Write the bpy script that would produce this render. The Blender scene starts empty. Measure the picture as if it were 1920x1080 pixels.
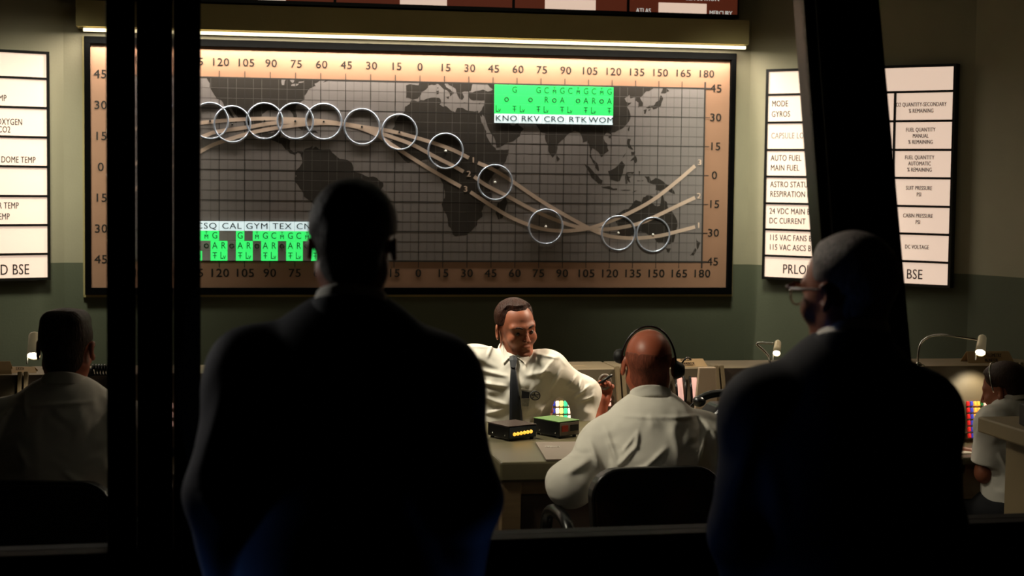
import bpy, bmesh, math, random
import numpy as np
from mathutils import Vector, Matrix
from mathutils.geometry import tessellate_polygon

# ------------------------------------------------------------------ camera, world, lights, exposure
SC = bpy.context.scene
COL = SC.collection
FPX, CAMZ, PITCH, ROLL = 3170.0, 2.0, math.atan(205 / 3170.0), 0.012
CAMLOC = Vector((0, 0, CAMZ))
CAMROT = Matrix.Rotation(math.pi / 2 - PITCH, 3, 'X') @ Matrix.Rotation(ROLL, 3, 'Z')
cam_data = bpy.data.cameras.new('camera')
cam = bpy.data.objects.new('camera', cam_data)
COL.objects.link(cam)
cam.matrix_world = Matrix.Translation(CAMLOC) @ CAMROT.to_4x4()
cam_data.sensor_width = 36.0
cam_data.lens = FPX / 1920 * 36.0
cam_data.clip_start = 0.05
cam_data.dof.use_dof = True
cam_data.dof.focus_distance = 6.7
cam_data.dof.aperture_fstop = 3.8
SC.camera = cam
SC.view_settings.view_transform = 'Standard'
SC.view_settings.look = 'None'
SC.view_settings.gamma = 1.0
SC.view_settings.exposure = 0.0
SC.view_settings.use_curve_mapping = False
world = bpy.data.worlds.new('world')
SC.world = world
world.use_nodes = True
world.node_tree.nodes['Background'].inputs[0].default_value = (0.8, 0.75, 0.6, 1)
world.node_tree.nodes['Background'].inputs[1].default_value = 0.0


def ray(px, py):
    return CAMROT @ Vector(((px - 960) / FPX, -(py - 540) / FPX, -1.0))


def P(px, py, D):
    """world point seen at photo pixel (px, py), D metres along the view axis"""
    return CAMLOC + ray(px, py) * D


class Frame:
    """a vertical plane: local x along it, local y away from the camera, local z up, origin on the ground"""
    def __init__(self, A, B):
        A = Vector((A.x, A.y, 0)); B = Vector((B.x, B.y, 0))
        u = (B - A).normalized()
        n = Vector((-u.y, u.x, 0))
        self.M = Matrix(((u.x, n.x, 0, A.x), (u.y, n.y, 0, A.y), (0, 0, 1, 0), (0, 0, 0, 1)))
        self.I = self.M.inverted()
        self.L = (B - A).length
        self.u, self.n = u, n

    def loc(self, px, py, off=0.0):
        """(s, z) where the ray of a photo pixel meets the plane that lies off metres in front of this one"""
        o = self.I @ CAMLOC
        d = self.I.to_3x3() @ ray(px, py)
        t = (-off - o.y) / d.y
        p = o + d * t
        return p.x, p.z

    def w(self, s, off, z):
        return self.M @ Vector((s, -off, z))


FM = Frame(P(155, 325, 8.65), P(1375, 340, 9.30))          # wall with the world map
_c = FM.loc(1403, 340)[0]
CR = FM.w(_c, 0, 0)
_d = P(1783, 346, 8.63) - P(1430, 341, 9.25); _d.z = 0
FR = Frame(CR, CR + _d.normalized() * 1.65)                # angled wall at the right
_c2 = FM.loc(120, 324)[0]
CL = FM.w(_c2, 0, 0)
_d = P(93, 325, 8.55) - P(0, 323, 8.41); _d.z = 0
FL = Frame(CL - _d.normalized() * 1.6, CL)                 # angled wall at the left
FW = Frame(P(-250, 320, 3.93), P(2000, 346, 4.575))         # observation window


def area_light(name, loc, target, sx, sy, power, color, spread=math.pi, rollx=None):
    l = bpy.data.lights.new(name, 'AREA')
    l.shape = 'RECTANGLE'; l.size = sx; l.size_y = sy
    l.energy = power; l.color = color; l.spread = spread
    o = bpy.data.objects.new(name, l); COL.objects.link(o)
    d = (Vector(target) - Vector(loc)).normalized()
    if rollx is None:
        o.matrix_world = Matrix.Translation(loc) @ d.to_track_quat('-Z', 'Y').to_matrix().to_4x4()
    else:
        x = Vector(rollx).normalized(); z = -d; y = z.cross(x).normalized(); x = y.cross(z)
        o.matrix_world = Matrix(((x.x, y.x, z.x, loc[0]), (x.y, y.y, z.y, loc[1]), (x.z, y.z, z.z, loc[2]), (0, 0, 0, 1)))
    return o


COVE_Z = FM.loc(1390, 92, 0.15)[1]
COVE_S0 = FM.loc(150, 66, 0.15)[0]; COVE_S1 = FM.loc(1392, 96, 0.15)[0]
_m = (COVE_S0 + COVE_S1) / 2
area_light('cove_lamp', FM.w(_m, 0.118, COVE_Z - 0.005), FM.w(_m, 0.03, COVE_Z - 1.0), COVE_S1 - COVE_S0, 0.03, 32, (1, .87, .76), rollx=FM.u)
# unseen overhead spots of the operations room, then added fill lights
area_light('ceiling_spot_key', (-0.95, 6.85, 3.3), (0.03, 6.95, 1.15), 0.3, 0.3, 11.8, (1, .87, .72), math.radians(60))
area_light('ceiling_spot_side', (-1.5, 4.9, 3.2), (0.45, 5.75, 1.15), 0.3, 0.3, 2.9, (1, .87, .70), math.radians(40))
area_light('ceiling_spot_rim', (2.2, 7.7, 3.3), (0.30, 6.9, 1.25), 0.25, 0.25, 11, (1, .78, .60), math.radians(50))
area_light('room_fill', (0.0, 6.6, 3.33), (0, 6.7, 0), 2.6, 1.4, 4.0, (1, .92, .72))  # added soft fill for the whole room, not a fixture
area_light('head_edge_fill', (-0.6, 5.0, 2.8), (0.45, 3.45, 1.88), 0.3, 0.3, 1.3, (1, .84, .72), math.radians(40))  # added out of view to light the edges of the officers' heads
area_light('head_side_fill', (-3.1, 5.1, 2.4), (-0.35, 3.35, 1.75), 0.4, 0.6, 3.4, (1, .92, .88), math.radians(60))  # unseen light added for the left side of the heads
area_light('wall_fill_right', FR.w(0.45, 1.0, 2.95), FR.w(0.05, 0, 1.75), 0.3, 0.3, 4, (1, .94, .78), math.radians(70))  # added to brighten the angled wall by the map, no fitting there
area_light('wall_fill_left', FL.w(FL.L - .45, 1.0, 2.95), FL.w(FL.L - .05, 0, 1.75), 0.3, 0.3, 4, (1, .94, .78), math.radians(70))  # same added brightening for the opposite angled wall
# unseen blue lights low in the observation room, added for the officers' blue edges
area_light('observation_blue_lamp', (-1.9, 3.62, 0.55), (-0.60, 3.3, 0.92), 0.2, 0.3, .45, (.14, .34, 1), math.radians(27))
area_light('observation_blue_rim_b', (0.50, 3.72, 0.42), (-0.02, 3.34, 0.95), 0.15, 0.2, 0.16, (.12, .32, 1), math.radians(50))


# ------------------------------------------------------------------ materials
def lin(c):
    out = []
    for v in c:
        v /= 255.0
        out.append(v / 12.92 if v <= 0.04045 else ((v + 0.055) / 1.055) ** 2.4)
    return (*out, 1.0)


MATS = {}


def mat(name, rgb, rough=0.6, metal=0.0, var=0.12, scale=8.0, bump=0.0, bscale=60.0, emit=0.0, ecol=None, coat=0.0,
        stretch=(1, 1, 1), split=None, spec=0.5, sss=0.0, crease=False):
    """procedural material: base colour broken up by noise, optional bump, optional glow; split=(z, rgb2): second paint colour below z"""
    if name in MATS:
        return MATS[name]
    m = bpy.data.materials.new(name); m.use_nodes = True
    nt = m.node_tree; N = nt.nodes; L = nt.links
    b = N['Principled BSDF']
    tc = N.new('ShaderNodeTexCoord')
    mp = N.new('ShaderNodeMapping'); mp.inputs['Scale'].default_value = stretch
    L.new(tc.outputs['Object'], mp.inputs['Vector'])
    no = N.new('ShaderNodeTexNoise'); no.inputs['Scale'].default_value = scale; no.inputs['Detail'].default_value = 5
    L.new(mp.outputs['Vector'], no.inputs['Vector'])

    def ramp(c):
        r = N.new('ShaderNodeValToRGB')
        c = lin(c)
        r.color_ramp.elements[0].position = 0.3; r.color_ramp.elements[1].position = 0.7
        r.color_ramp.elements[0].color = (c[0] * (1 - var), c[1] * (1 - var), c[2] * (1 - var), 1)
        r.color_ramp.elements[1].color = (min(1, c[0] * (1 + var)), min(1, c[1] * (1 + var)), min(1, c[2] * (1 + var)), 1)
        L.new(no.outputs['Fac'], r.inputs['Fac'])
        return r.outputs['Color']
    col = ramp(rgb)
    if split:
        c2 = ramp(split[1])
        sp = N.new('ShaderNodeSeparateXYZ'); L.new(tc.outputs['Object'], sp.inputs[0])
        lt = N.new('ShaderNodeMath'); lt.operation = 'LESS_THAN'; lt.inputs[1].default_value = split[0]
        L.new(sp.outputs['Z'], lt.inputs[0])
        mx = N.new('ShaderNodeMix'); mx.data_type = 'RGBA'
        L.new(lt.outputs[0], mx.inputs['Factor']); L.new(col, mx.inputs[6]); L.new(c2, mx.inputs[7])
        col = mx.outputs[2]
    L.new(col, b.inputs['Base Color'])
    b.inputs['Roughness'].default_value = rough
    b.inputs['Metallic'].default_value = metal
    b.inputs['Specular IOR Level'].default_value = spec
    b.inputs['Coat Weight'].default_value = coat
    if sss:
        b.inputs['Subsurface Weight'].default_value = sss
        b.inputs['Subsurface Radius'].default_value = (0.012, 0.004, 0.002)
        b.inputs['Subsurface Scale'].default_value = 0.5
    if bump:
        n2 = N.new('ShaderNodeTexNoise'); n2.inputs['Scale'].default_value = bscale; n2.inputs['Detail'].default_value = 4
        if crease:
            n2.noise_type = 'RIDGED_MULTIFRACTAL'; n2.inputs['Detail'].default_value = 1.5; n2.inputs['Distortion'].default_value = .6
        L.new(mp.outputs['Vector'], n2.inputs['Vector'])
        bp = N.new('ShaderNodeBump'); bp.inputs['Strength'].default_value = bump; bp.inputs['Distance'].default_value = 0.03 if crease else 0.01
        L.new(n2.outputs['Fac'], bp.inputs['Height']); L.new(bp.outputs['Normal'], b.inputs['Normal'])
    if emit:
        b.inputs['Emission Color'].default_value = lin(ecol or rgb)
        b.inputs['Emission Strength'].default_value = emit
    MATS[name] = m
    return m


def glass_mat():
    m = bpy.data.materials.new('window_glass'); m.use_nodes = True
    nt = m.node_tree; N = nt.nodes; L = nt.links
    N.remove(N['Principled BSDF'])
    tr = N.new('ShaderNodeBsdfTransparent'); tr.inputs[0].default_value = (.95, .975, .955, 1)
    gl = N.new('ShaderNodeBsdfGlossy'); gl.inputs['Roughness'].default_value = 0.02
    fr = N.new('ShaderNodeFresnel'); fr.inputs['IOR'].default_value = 1.3
    no = N.new('ShaderNodeTexNoise'); no.inputs['Scale'].default_value = 1.2
    mu = N.new('ShaderNodeMath'); mu.operation = 'MULTIPLY_ADD'; mu.inputs[1].default_value = 0.01; mu.inputs[2].default_value = 0.02
    L.new(no.outputs['Fac'], mu.inputs[0]); L.new(mu.outputs[0], gl.inputs['Roughness'])
    mx = N.new('ShaderNodeMixShader')
    L.new(fr.outputs[0], mx.inputs[0]); L.new(tr.outputs[0], mx.inputs[1]); L.new(gl.outputs[0], mx.inputs[2])
    L.new(mx.outputs[0], N['Material Output'].inputs['Surface'])
    return m


M_WALL = mat('wall_paint', (168, 160, 134), .75, var=.06, scale=3, bump=.08, bscale=90, split=(1.543, (92, 96, 76)))
M_SOFFIT = mat('soffit_paint', (176, 160, 108), .75, var=.06, scale=3, bump=.05, bscale=90)
M_FLOOR = mat('floor_tile', (70, 66, 56), .5, var=.15, scale=2)
M_DARKWALL = mat('observation_paint', (22, 22, 22), .9, var=.1)
M_CEIL = mat('ceiling_tile', (70, 68, 58), .9, var=.08)
M_BLACKFRAME = mat('black_frame_paint', (16, 16, 15), .35, var=.1, scale=20)
M_FIN = mat('black_gloss_fin', (12, 12, 12), .05, var=.1, scale=10, spec=.7)
M_MAPFRAME = mat('matt_black_frame', (5, 5, 5), .9, var=.1, scale=20, spec=.05)
M_POST = mat('black_gloss_post', (13, 13, 13), .28, var=.1, scale=10, bump=.02, bscale=30, spec=.6)
M_POSTSHEEN = mat('olive_post_sheen', (66, 70, 52), .4, var=.1)  # olive tone stands in for reflections on the post's edge strips
M_BOARD = mat('peach_board_paint', (172, 130, 104), .55, var=.04, scale=4)
M_OCEAN = mat('map_sea_grey', (140, 132, 130), .5, var=.05, scale=3)
M_LAND = mat('map_land_dark', (50, 43, 37), .6, var=.1, scale=6)
M_INK = mat('map_ink', (26, 24, 20), .6, var=.05)
M_GRID = mat('map_grid_ink', (54, 50, 47), .6, var=.05)
M_GRIDFINE = mat('map_fine_grid_ink', (108, 102, 100), .6, var=.05)
M_TRACK = mat('orbit_track_paint', (226, 200, 182), .5, var=.05, scale=12)
M_RING = mat('polished_ring', (205, 216, 236), .22, metal=.6, var=.05, scale=12)
M_DOT = mat('white_dot', (240, 240, 235), .4, var=.03)
M_COVE = mat('cove_tube_glow', (255, 250, 225), .5, emit=3.0, ecol=(255, 236, 190), var=.02)
M_GREEN = mat('green_lit_tile', (40, 200, 80), .4, emit=.92, ecol=(66, 255, 122), var=.03)
M_TILEOFF = mat('unlit_tile', (176, 176, 172), .4, var=.06)
M_LABELLIT = mat('white_lit_label', (225, 235, 240), .4, emit=.8, ecol=(232, 250, 255), var=.02)
M_GREENINK = mat('green_tile_ink', (20, 74, 34), .5, var=.05)
M_SIGNLIT = mat('backlit_sign_panel', (236, 214, 200), .4, emit=.78, ecol=(255, 218, 198), var=.03, scale=2)
M_SIGNINK = mat('sign_ink', (28, 24, 22), .6, var=.05)
M_SIGNGLARE = mat('sign_glare_ink', (120, 112, 108), .6, var=.05, emit=.4, ecol=(190, 172, 164))  # window glare over the lettering, put into its colour and glow
M_REDPANEL = mat('red_brown_lit_panel', (92, 42, 28), .3, emit=.55, ecol=(104, 46, 30), var=.3, scale=4)
M_CREAM = mat('cream_console_paint', (134, 117, 88), .5, var=.06, scale=6)
M_PANEL = mat('console_panel_paint', (88, 77, 58), .55, var=.08, scale=8)
M_RECESS = mat('console_recess_brown', (58, 44, 34), .6, var=.1)
M_DESK = mat('desk_laminate', (88, 82, 60), .38, var=.08, scale=5)
M_DESKSIDE = mat('desk_apron_wood', (110, 90, 64), .45, var=.15, scale=5, stretch=(1, 1, 8))
M_CARD = mat('card_stock', (208, 174, 128), .7, var=.04)
M_CARDINK = mat('card_ink', (70, 50, 32), .7, var=.05)
M_LAMP = mat('lamp_cream_enamel', (214, 194, 156), .3, var=.04, emit=.10, ecol=(214, 190, 150))
M_CHROME = mat('chrome', (210, 205, 195), .18, metal=1.0, var=.03)
M_BULB = mat('lamp_bulb_glow', (255, 255, 250), .4, emit=14.0, ecol=(255, 236, 206), var=.01)
M_BLACK = mat('black_plastic', (15, 15, 15), .3, var=.1, scale=12)
M_SILL = mat('black_sill_paint', (9, 9, 9), .7, var=.1, spec=.2)
M_BLACKMATT = mat('black_matt', (18, 17, 16), .6, var=.1, scale=12)
M_VINYL = mat('black_vinyl', (24, 22, 20), .38, var=.15, scale=14, bump=.05, bscale=200)
M_GREENTOP = mat('green_enamel_lid', (96, 132, 72), .45, var=.08, scale=14)
M_BROWNTOP = mat('dark_brown_lid', (54, 40, 32), .4, var=.1)
M_BLUEFACE = mat('blue_grey_face', (34, 48, 58), .35, var=.08)
M_NIXIE = mat('amber_digit_glow', (255, 190, 80), .4, emit=1.5, ecol=(255, 178, 62), var=.1, scale=300)
M_GREYFACE = mat('grey_face', (120, 108, 96), .45, var=.06)
M_REDWIN = mat('dark_red_window', (98, 30, 16), .3, var=.15, emit=.06, ecol=(200, 40, 20))
M_FOLDER = mat('grey_brown_folder', (116, 104, 92), .6, var=.06)
M_WHITEINK = mat('white_ink', (220, 215, 205), .6, var=.03)
M_LITINK = mat('white_lit_lettering', (225, 220, 215), .6, var=.03, emit=.6, ecol=(235, 228, 222))
M_SHIRT = mat('white_shirt_cotton', (222, 216, 204), .8, var=.03, scale=20, bump=.55, bscale=11, crease=True)
M_JACKET = mat('dark_navy_wool', (17, 19, 28), .8, var=.15, scale=60, bump=.1, bscale=500, spec=.25)
M_TROUSER = mat('charcoal_wool', (26, 26, 30), .85, var=.12, scale=40)
M_SHOE = mat('black_leather', (16, 15, 14), .35, var=.1)
M_SKIN = mat('skin', (154, 90, 64), .5, var=.07, scale=14, bump=.03, bscale=120, sss=.08)
M_SKINB = mat('skin_ruddy', (164, 86, 60), .45, var=.08, scale=14, bump=.03, bscale=120, sss=.08)
M_LIP = mat('lip', (140, 72, 60), .5, var=.05)
M_HAIRRED = mat('hair_auburn', (48, 24, 15), .5, var=.4, scale=60, stretch=(3, .6, 1), bump=.5, bscale=90, spec=.18)
M_HAIRBROWN = mat('hair_brown', (56, 38, 28), .5, var=.3, scale=70, stretch=(2, 2, .4), bump=.5, bscale=110, spec=.18)
M_HAIRGREY = mat('hair_dark_grey', (66, 60, 56), .6, var=.7, scale=120, stretch=(2, 2, .4), bump=.5, bscale=110, spec=.18)
M_HAIRSILVER = mat('hair_silver', (128, 120, 116), .6, var=.5, scale=120, stretch=(2, 2, .4), bump=.5, bscale=110, spec=.18)
M_HAIRFRINGE = mat('hair_thin_fringe', (122, 66, 49), .6, var=.3, scale=90, stretch=(2, 2, .4), bump=.3, bscale=150, spec=.18)
M_EYE = mat('eye_white', (140, 122, 110), .2, var=.02)
M_IRIS = mat('iris', (48, 40, 36), .2, var=.1)
M_TIE = mat('navy_silk_tie', (17, 20, 28), .5, var=.1, scale=80, bump=.1, bscale=300)
M_HORN = mat('tortoiseshell', (84, 40, 22), .3, var=.3, scale=60)
M_PAPER = mat('white_paper', (236, 226, 210), .7, var=.02)
M_GLASS = glass_mat()
BUT = {}
for nm, c, e in (('white', (255, 226, 205), 1.1), ('yellow', (255, 226, 130), 1.2), ('teal', (70, 210, 160), .9), ('red', (215, 34, 30), .55),
                 ('blue', (60, 72, 190), .5), ('amber', (250, 170, 70), .85), ('green', (30, 100, 56), .4), ('pink', (250, 190, 175), .85)):
    BUT[nm] = mat('lit_button_' + nm, c, .3, emit=e, ecol=c, var=.04, scale=40)


# ------------------------------------------------------------------ mesh helpers
class MB:
    def __init__(self):
        self.bm = bmesh.new()

    def _xf(self, verts, M):
        if M is not None:
            for v in verts:
                v.co = M @ v.co

    def box(self, lo, hi, M=None):
        x0, y0, z0 = lo; x1, y1, z1 = hi
        vs = [self.bm.verts.new(c) for c in ((x0, y0, z0), (x1, y0, z0), (x1, y1, z0), (x0, y1, z0), (x0, y0, z1), (x1, y0, z1), (x1, y1, z1), (x0, y1, z1))]
        for f in ((0, 3, 2, 1), (4, 5, 6, 7), (0, 1, 5, 4), (1, 2, 6, 5), (2, 3, 7, 6), (3, 0, 4, 7)):
            self.bm.faces.new([vs[i] for i in f])
        self._xf(vs, M)
        return self

    def prism(self, poly, y0, y1, M=None):
        """poly in local x, z; extruded along local y"""
        a = [self.bm.verts.new((p[0], y0, p[1])) for p in poly]
        b = [self.bm.verts.new((p[0], y1, p[1])) for p in poly]
        n = len(poly)
        area = sum(poly[i][0] * poly[(i + 1) % n][1] - poly[(i + 1) % n][0] * poly[i][1] for i in range(n))
        if area < 0:
            a.reverse(); b.reverse()
        if n > 4:
            for tri in tessellate_polygon([[Vector((p.co.x, p.co.z, 0)) for p in a]]):
                for vs_ in (a, b):
                    try:
                        self.bm.faces.new([vs_[k] for k in tri])
                    except ValueError:
                        pass
        else:
            self.bm.faces.new(a); self.bm.faces.new(list(reversed(b)))
        for i in range(n):
            j = (i + 1) % n
            self.bm.faces.new((a[j], a[i], b[i], b[j]))
        self._xf(a + b, M)
        return self

    def tube(self, pts, r, seg=10, closed=False, caps=True):
        pts = [Vector(p) for p in pts]
        n = len(pts)
        rs = r if isinstance(r, (list, tuple)) else [r] * n
        rings = []
        up = None
        for i, p in enumerate(pts):
            t = (pts[(i + 1) % n] - pts[i - 1]) if closed else (pts[min(i + 1, n - 1)] - pts[max(i - 1, 0)])
            t.normalize()
            if up is None:
                up = t.orthogonal().normalized()
            up = (up - t * up.dot(t)).normalized()
            s = t.cross(up)
            rings.append([self.bm.verts.new(p + (up * math.cos(a) + s * math.sin(a)) * rs[i]) for a in (2 * math.pi * k / seg for k in range(seg))])
        for i in range(n if closed else n - 1):
            A, B = rings[i], rings[(i + 1) % n]
            for k in range(seg):
                l = (k + 1) % seg
                self.bm.faces.new((A[k], A[l], B[l], B[k]))
        if caps and not closed:
            self.bm.faces.new(list(reversed(rings[0]))); self.bm.faces.new(rings[-1])
        return self

    def lathe(self, prof, M=None, seg=24):
        """prof: (r, z) list around local z"""
        rings = []
        allv = []
        for r, z in prof:
            if r < 1e-6:
                rings.append([self.bm.verts.new((0, 0, z))])
            else:
                rings.append([self.bm.verts.new((r * math.cos(2 * math.pi * k / seg), r * math.sin(2 * math.pi * k / seg), z)) for k in range(seg)])
            allv += rings[-1]
        for A, B in zip(rings, rings[1:]):
            for k in range(seg):
                l = (k + 1) % seg
                if len(A) == 1 and len(B) == 1:
                    continue
                if len(A) == 1:
                    self.bm.faces.new((A[0], B[l], B[k]))
                elif len(B) == 1:
                    self.bm.faces.new((A[k], A[l], B[0]))
                else:
                    self.bm.faces.new((A[k], A[l], B[l], B[k]))
        self._xf(allv, M)
        return self

    def sphere(self, c, r, seg=14, sc=(1, 1, 1), M=None):
        prof = [(r * math.sin(math.pi * i / seg) if 0 < i < seg else 0, -r * math.cos(math.pi * i / seg)) for i in range(seg + 1)]
        M2 = Matrix.Translation(c) @ Matrix.Diagonal((*sc, 1))
        return self.lathe(prof, (M @ M2) if M is not None else M2, seg * 2)

    def sheet(self, rows_front, thick, nrm):
        """grid of points given a thickness along -nrm"""
        n = Vector(nrm).normalized() * thick
        F = [[self.bm.verts.new(p) for p in row] for row in rows_front]
        B = [[self.bm.verts.new(Vector(p) - n) for p in row] for row in rows_front]
        R, C = len(F), len(F[0])
        for i in range(R - 1):
            for j in range(C - 1):
                self.bm.faces.new((F[i][j], F[i][j + 1], F[i + 1][j + 1], F[i + 1][j]))
                self.bm.faces.new((B[i][j], B[i + 1][j], B[i + 1][j + 1], B[i][j + 1]))
        for j in range(C - 1):
            self.bm.faces.new((F[0][j + 1], F[0][j], B[0][j], B[0][j + 1]))
            self.bm.faces.new((F[-1][j], F[-1][j + 1], B[-1][j + 1], B[-1][j]))
        for i in range(R - 1):
            self.bm.faces.new((F[i][0], F[i + 1][0], B[i + 1][0], B[i][0]))
            self.bm.faces.new((F[i + 1][-1], F[i][-1], B[i][-1], B[i + 1][-1]))
        return self

    def build(self, name, m, parent=None, M=None, smooth=False, bev=0.0):
        me = bpy.data.meshes.new(name)
        bmesh.ops.recalc_face_normals(self.bm, faces=self.bm.faces[:])
        self.bm.to_mesh(me); self.bm.free()
        return link(name, me, m, parent, M, smooth, bev)


def link(name, me, m, parent=None, M=None, smooth=False, bev=0.0):
    o = bpy.data.objects.new(name, me); COL.objects.link(o)
    for mm in (m if isinstance(m, (list, tuple)) else [m]):
        me.materials.append(mm)
    if smooth:
        me.polygons.foreach_set('use_smooth', [True] * len(me.polygons))
    if bev:
        b = o.modifiers.new('bevel', 'BEVEL'); b.width = bev; b.segments = 2; b.limit_method = 'ANGLE'
    if M is not None:
        o.matrix_world = M
    if parent is not None:
        o.parent = parent
    return o


def thing(name, label, cat, M=None, group=None, kind=None):
    o = bpy.data.objects.new(name, None); COL.objects.link(o)
    o.empty_display_size = 0.1
    if M is not None:
        o.matrix_world = M
    return tag(o, label, cat, group, kind)


def tag(o, label=None, cat=None, group=None, kind=None):
    if label: o['label'] = label
    if cat: o['category'] = cat
    if group: o['group'] = group
    if kind: o['kind'] = kind
    return o


def struct(o):
    o['kind'] = 'structure'
    return o


def copy_tree(o, parent=None, M=None):
    c = o.copy(); COL.objects.link(c)
    if parent is not None:
        c.parent = parent
    if M is not None:
        c.matrix_world = M
    for ch in list(o.children):
        copy_tree(ch, c)
    return c


def text_into(mb, body, x, z, h, xs=1.0, align='CENTER', y=0.0, depth=0.002, weight=0.0, space=1.0):
    """lettering as mesh in local x, z, its face towards -y; h = capital height"""
    cu = bpy.data.curves.new('text', 'FONT')
    cu.body = body; cu.align_x = align; cu.align_y = 'CENTER'
    cu.size = h / 0.69; cu.extrude = depth / 2; cu.space_character = space
    cu.resolution_u = 3
    o = bpy.data.objects.new('text', cu)
    me = bpy.data.meshes.new_from_object(o)
    bpy.data.objects.remove(o); bpy.data.curves.remove(cu)
    w = max(weight, 0) * h * .8
    me.transform(Matrix(((xs, 0, 0, x - w), (0, 0, -1, y), (0, 1, 0, z), (0, 0, 0, 1))))
    mb.bm.from_mesh(me)
    if w:
        me.transform(Matrix.Translation((2 * w, -.0001, 0)))
        mb.bm.from_mesh(me)
    bpy.data.meshes.remove(me)
    return mb


def root_matrix(F, s, z, off=0.0):
    return F.M @ Matrix.Translation((s, -off, z))


# ------------------------------------------------------------------ room shell
def shell_box(name, F, lo, hi, m):
    return struct(MB().box(lo, hi).build(name, m, M=F.M))


ID = Matrix.Identity(4)
struct(MB().box((-6, 6.98, -0.1), (6, 11, 0)).build('floor', M_FLOOR))
struct(MB().box((-6, -1.5, -0.1), (6, 6.98, 0.25)).build('floor_platform', M_FLOOR))
struct(MB().box((-6, -1.5, 3.4), (6, 11, 3.5)).build('ceiling', M_CEIL))
sL = (FM.I @ CL).x; sR = (FM.I @ CR).x
shell_box('wall_back', FM, (sL, 0, 0), (sR, 0.12, 3.4), M_WALL)
shell_box('wall_right', FR, (0, 0, 0), (FR.loc(1820, 400)[0], 0.12, 3.4), M_WALL)
shell_box('wall_left', FL, (0, 0, 0), (FL.L, 0.12, 3.4), M_WALL)
_re = FR.w(FR.loc(1820, 400)[0], 0, 0)
FR2 = Frame(_re + Vector((0.0, 0.0, 0)), _re + Vector((0.55, -0.84, 0)) * 3)
shell_box('wall_right_side', FR2, (0, 0, 0), (4.6, 0.12, 3.4), M_WALL)
_le = FL.w(0, 0, 0)
FL2 = Frame(_le + Vector((-0.5, -0.87, 0)) * 4.2, _le)
shell_box('wall_left_side', FL2, (0, 0, 0), (4.2, 0.12, 3.4), M_WALL)
struct(MB().box((-6, -1.62, 0), (6, -1.5, 3.4)).build('wall_observation_rear', M_DARKWALL))
struct(MB().box((-4.4, -1.5, 0), (-4.28, 3.4, 3.4)).build('wall_observation_left', M_DARKWALL))
struct(MB().box((4.4, -1.5, 0), (4.52, 4.6, 3.4)).build('wall_observation_right', M_DARKWALL))

# soffit over the map with its glowing tube
s0 = COVE_S0; s1 = FM.loc(1404, 97, 0.16)[0]
zt = FM.loc(1395, 38, 0.16)[1]
shell_box('trim_1', FM, (s0 - .02, -0.16, COVE_Z + 0.024), (s1, 0, zt), M_SOFFIT)
t = thing('cove_light', 'long glowing white light tube under the olive ledge above the world map', 'light', root_matrix(FM, (s0 + s1) / 2, COVE_Z, 0.145))
hl = (COVE_S1 - COVE_S0) / 2
MB().box((-hl, -0.012, 0.0), (hl, 0.008, 0.015)).build('tube', M_COVE, t)
MB().box((-hl, 0.009, 0.004), (hl, 0.05, 0.024)).build('housing', M_CREAM, t)

# ------------------------------------------------------------------ the world map
mL, mB = FM.loc(160, 553, .05); mR = FM.loc(1372, 552, .05)[0]
mT = FM.loc(1374, 100, .05)[1]
MAPROOT = root_matrix(FM, mL, mB)
mp = thing('world_map_board', 'huge peach-bordered world map board with orbit tracks and rings on the back wall', 'map', MAPROOT)
mw, mh = mR - mL, mT - mB
fb = 0.036
f = MB()
f.box((0, -.055, 0), (mw, 0, fb)).box((0, -.055, mh - fb), (mw, 0, mh)).box((0, -.055, fb), (fb * .8, 0, mh - fb)).box((mw - fb * .8, -.055, fb), (mw, 0, mh - fb))
f.build('frame', M_MAPFRAME, mp, bev=.002)
f = MB().box((-.012, -.022, -.014), (mw + .012, -.001, -.002)).box((-.012, -.022, -.014), (-.003, -.001, mh)).box((mw + .003, -.022, -.014), (mw + .012, -.001, mh))
f.build('frame_bead', M_SOFFIT, mp)
MB().box((fb * .7, -.03, fb * .9), (mw - fb * .7, -.005, mh - fb * .9)).build('border_panel', M_BOARD, mp)


def mxy(px, py, off=.032):
    s, z = FM.loc(px, py, off)
    return s - mL, z - mB


xE, yN = mxy(1322, 166); xW120 = mxy(411, 300)[0]; x180b = mxy(1322, 400)[0]
yS = mxy(1320, 491)[1]
KX = (xE - xW120) / 300.0
KY = (yN - yS) / 90.0


def lx(lon): return xE + (lon - 180) * KX
def ly(lat): return (yN + yS) / 2 + lat * KY


YF = -.032                                           # front of the sea panel
MB().box((lx(-180), YF, ly(-45)), (lx(180), -.028, ly(45))).build('sea_panel', M_OCEAN, mp)
g, gf = MB(), MB()
for lon in range(-180, 181, 5):
    big = lon % 15 == 0
    w = .0045 if lon == 180 else (.0019 if big else .0009)
    ext = .035 if big else 0
    (g if big else gf).box((lx(lon) - w, YF - (.0007 if big else .0005), ly(-45) - ext), (lx(lon) + w, YF, ly(45) + ext))
for lat in range(-45, 46, 5):
    big = lat % 15 == 0
    w = .004 if abs(lat) == 45 else (.0019 if big else .0009)
    ext = .03 if big else 0
    (g if big else gf).box((lx(-180) - ext, YF - (.0008 if big else .0006), ly(lat) - w), (lx(180) + ext, YF, ly(lat) + w))
g.build('grid_lines', M_GRID, mp)
gf.build('fine_grid_lines', M_GRIDFINE, mp)

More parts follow.
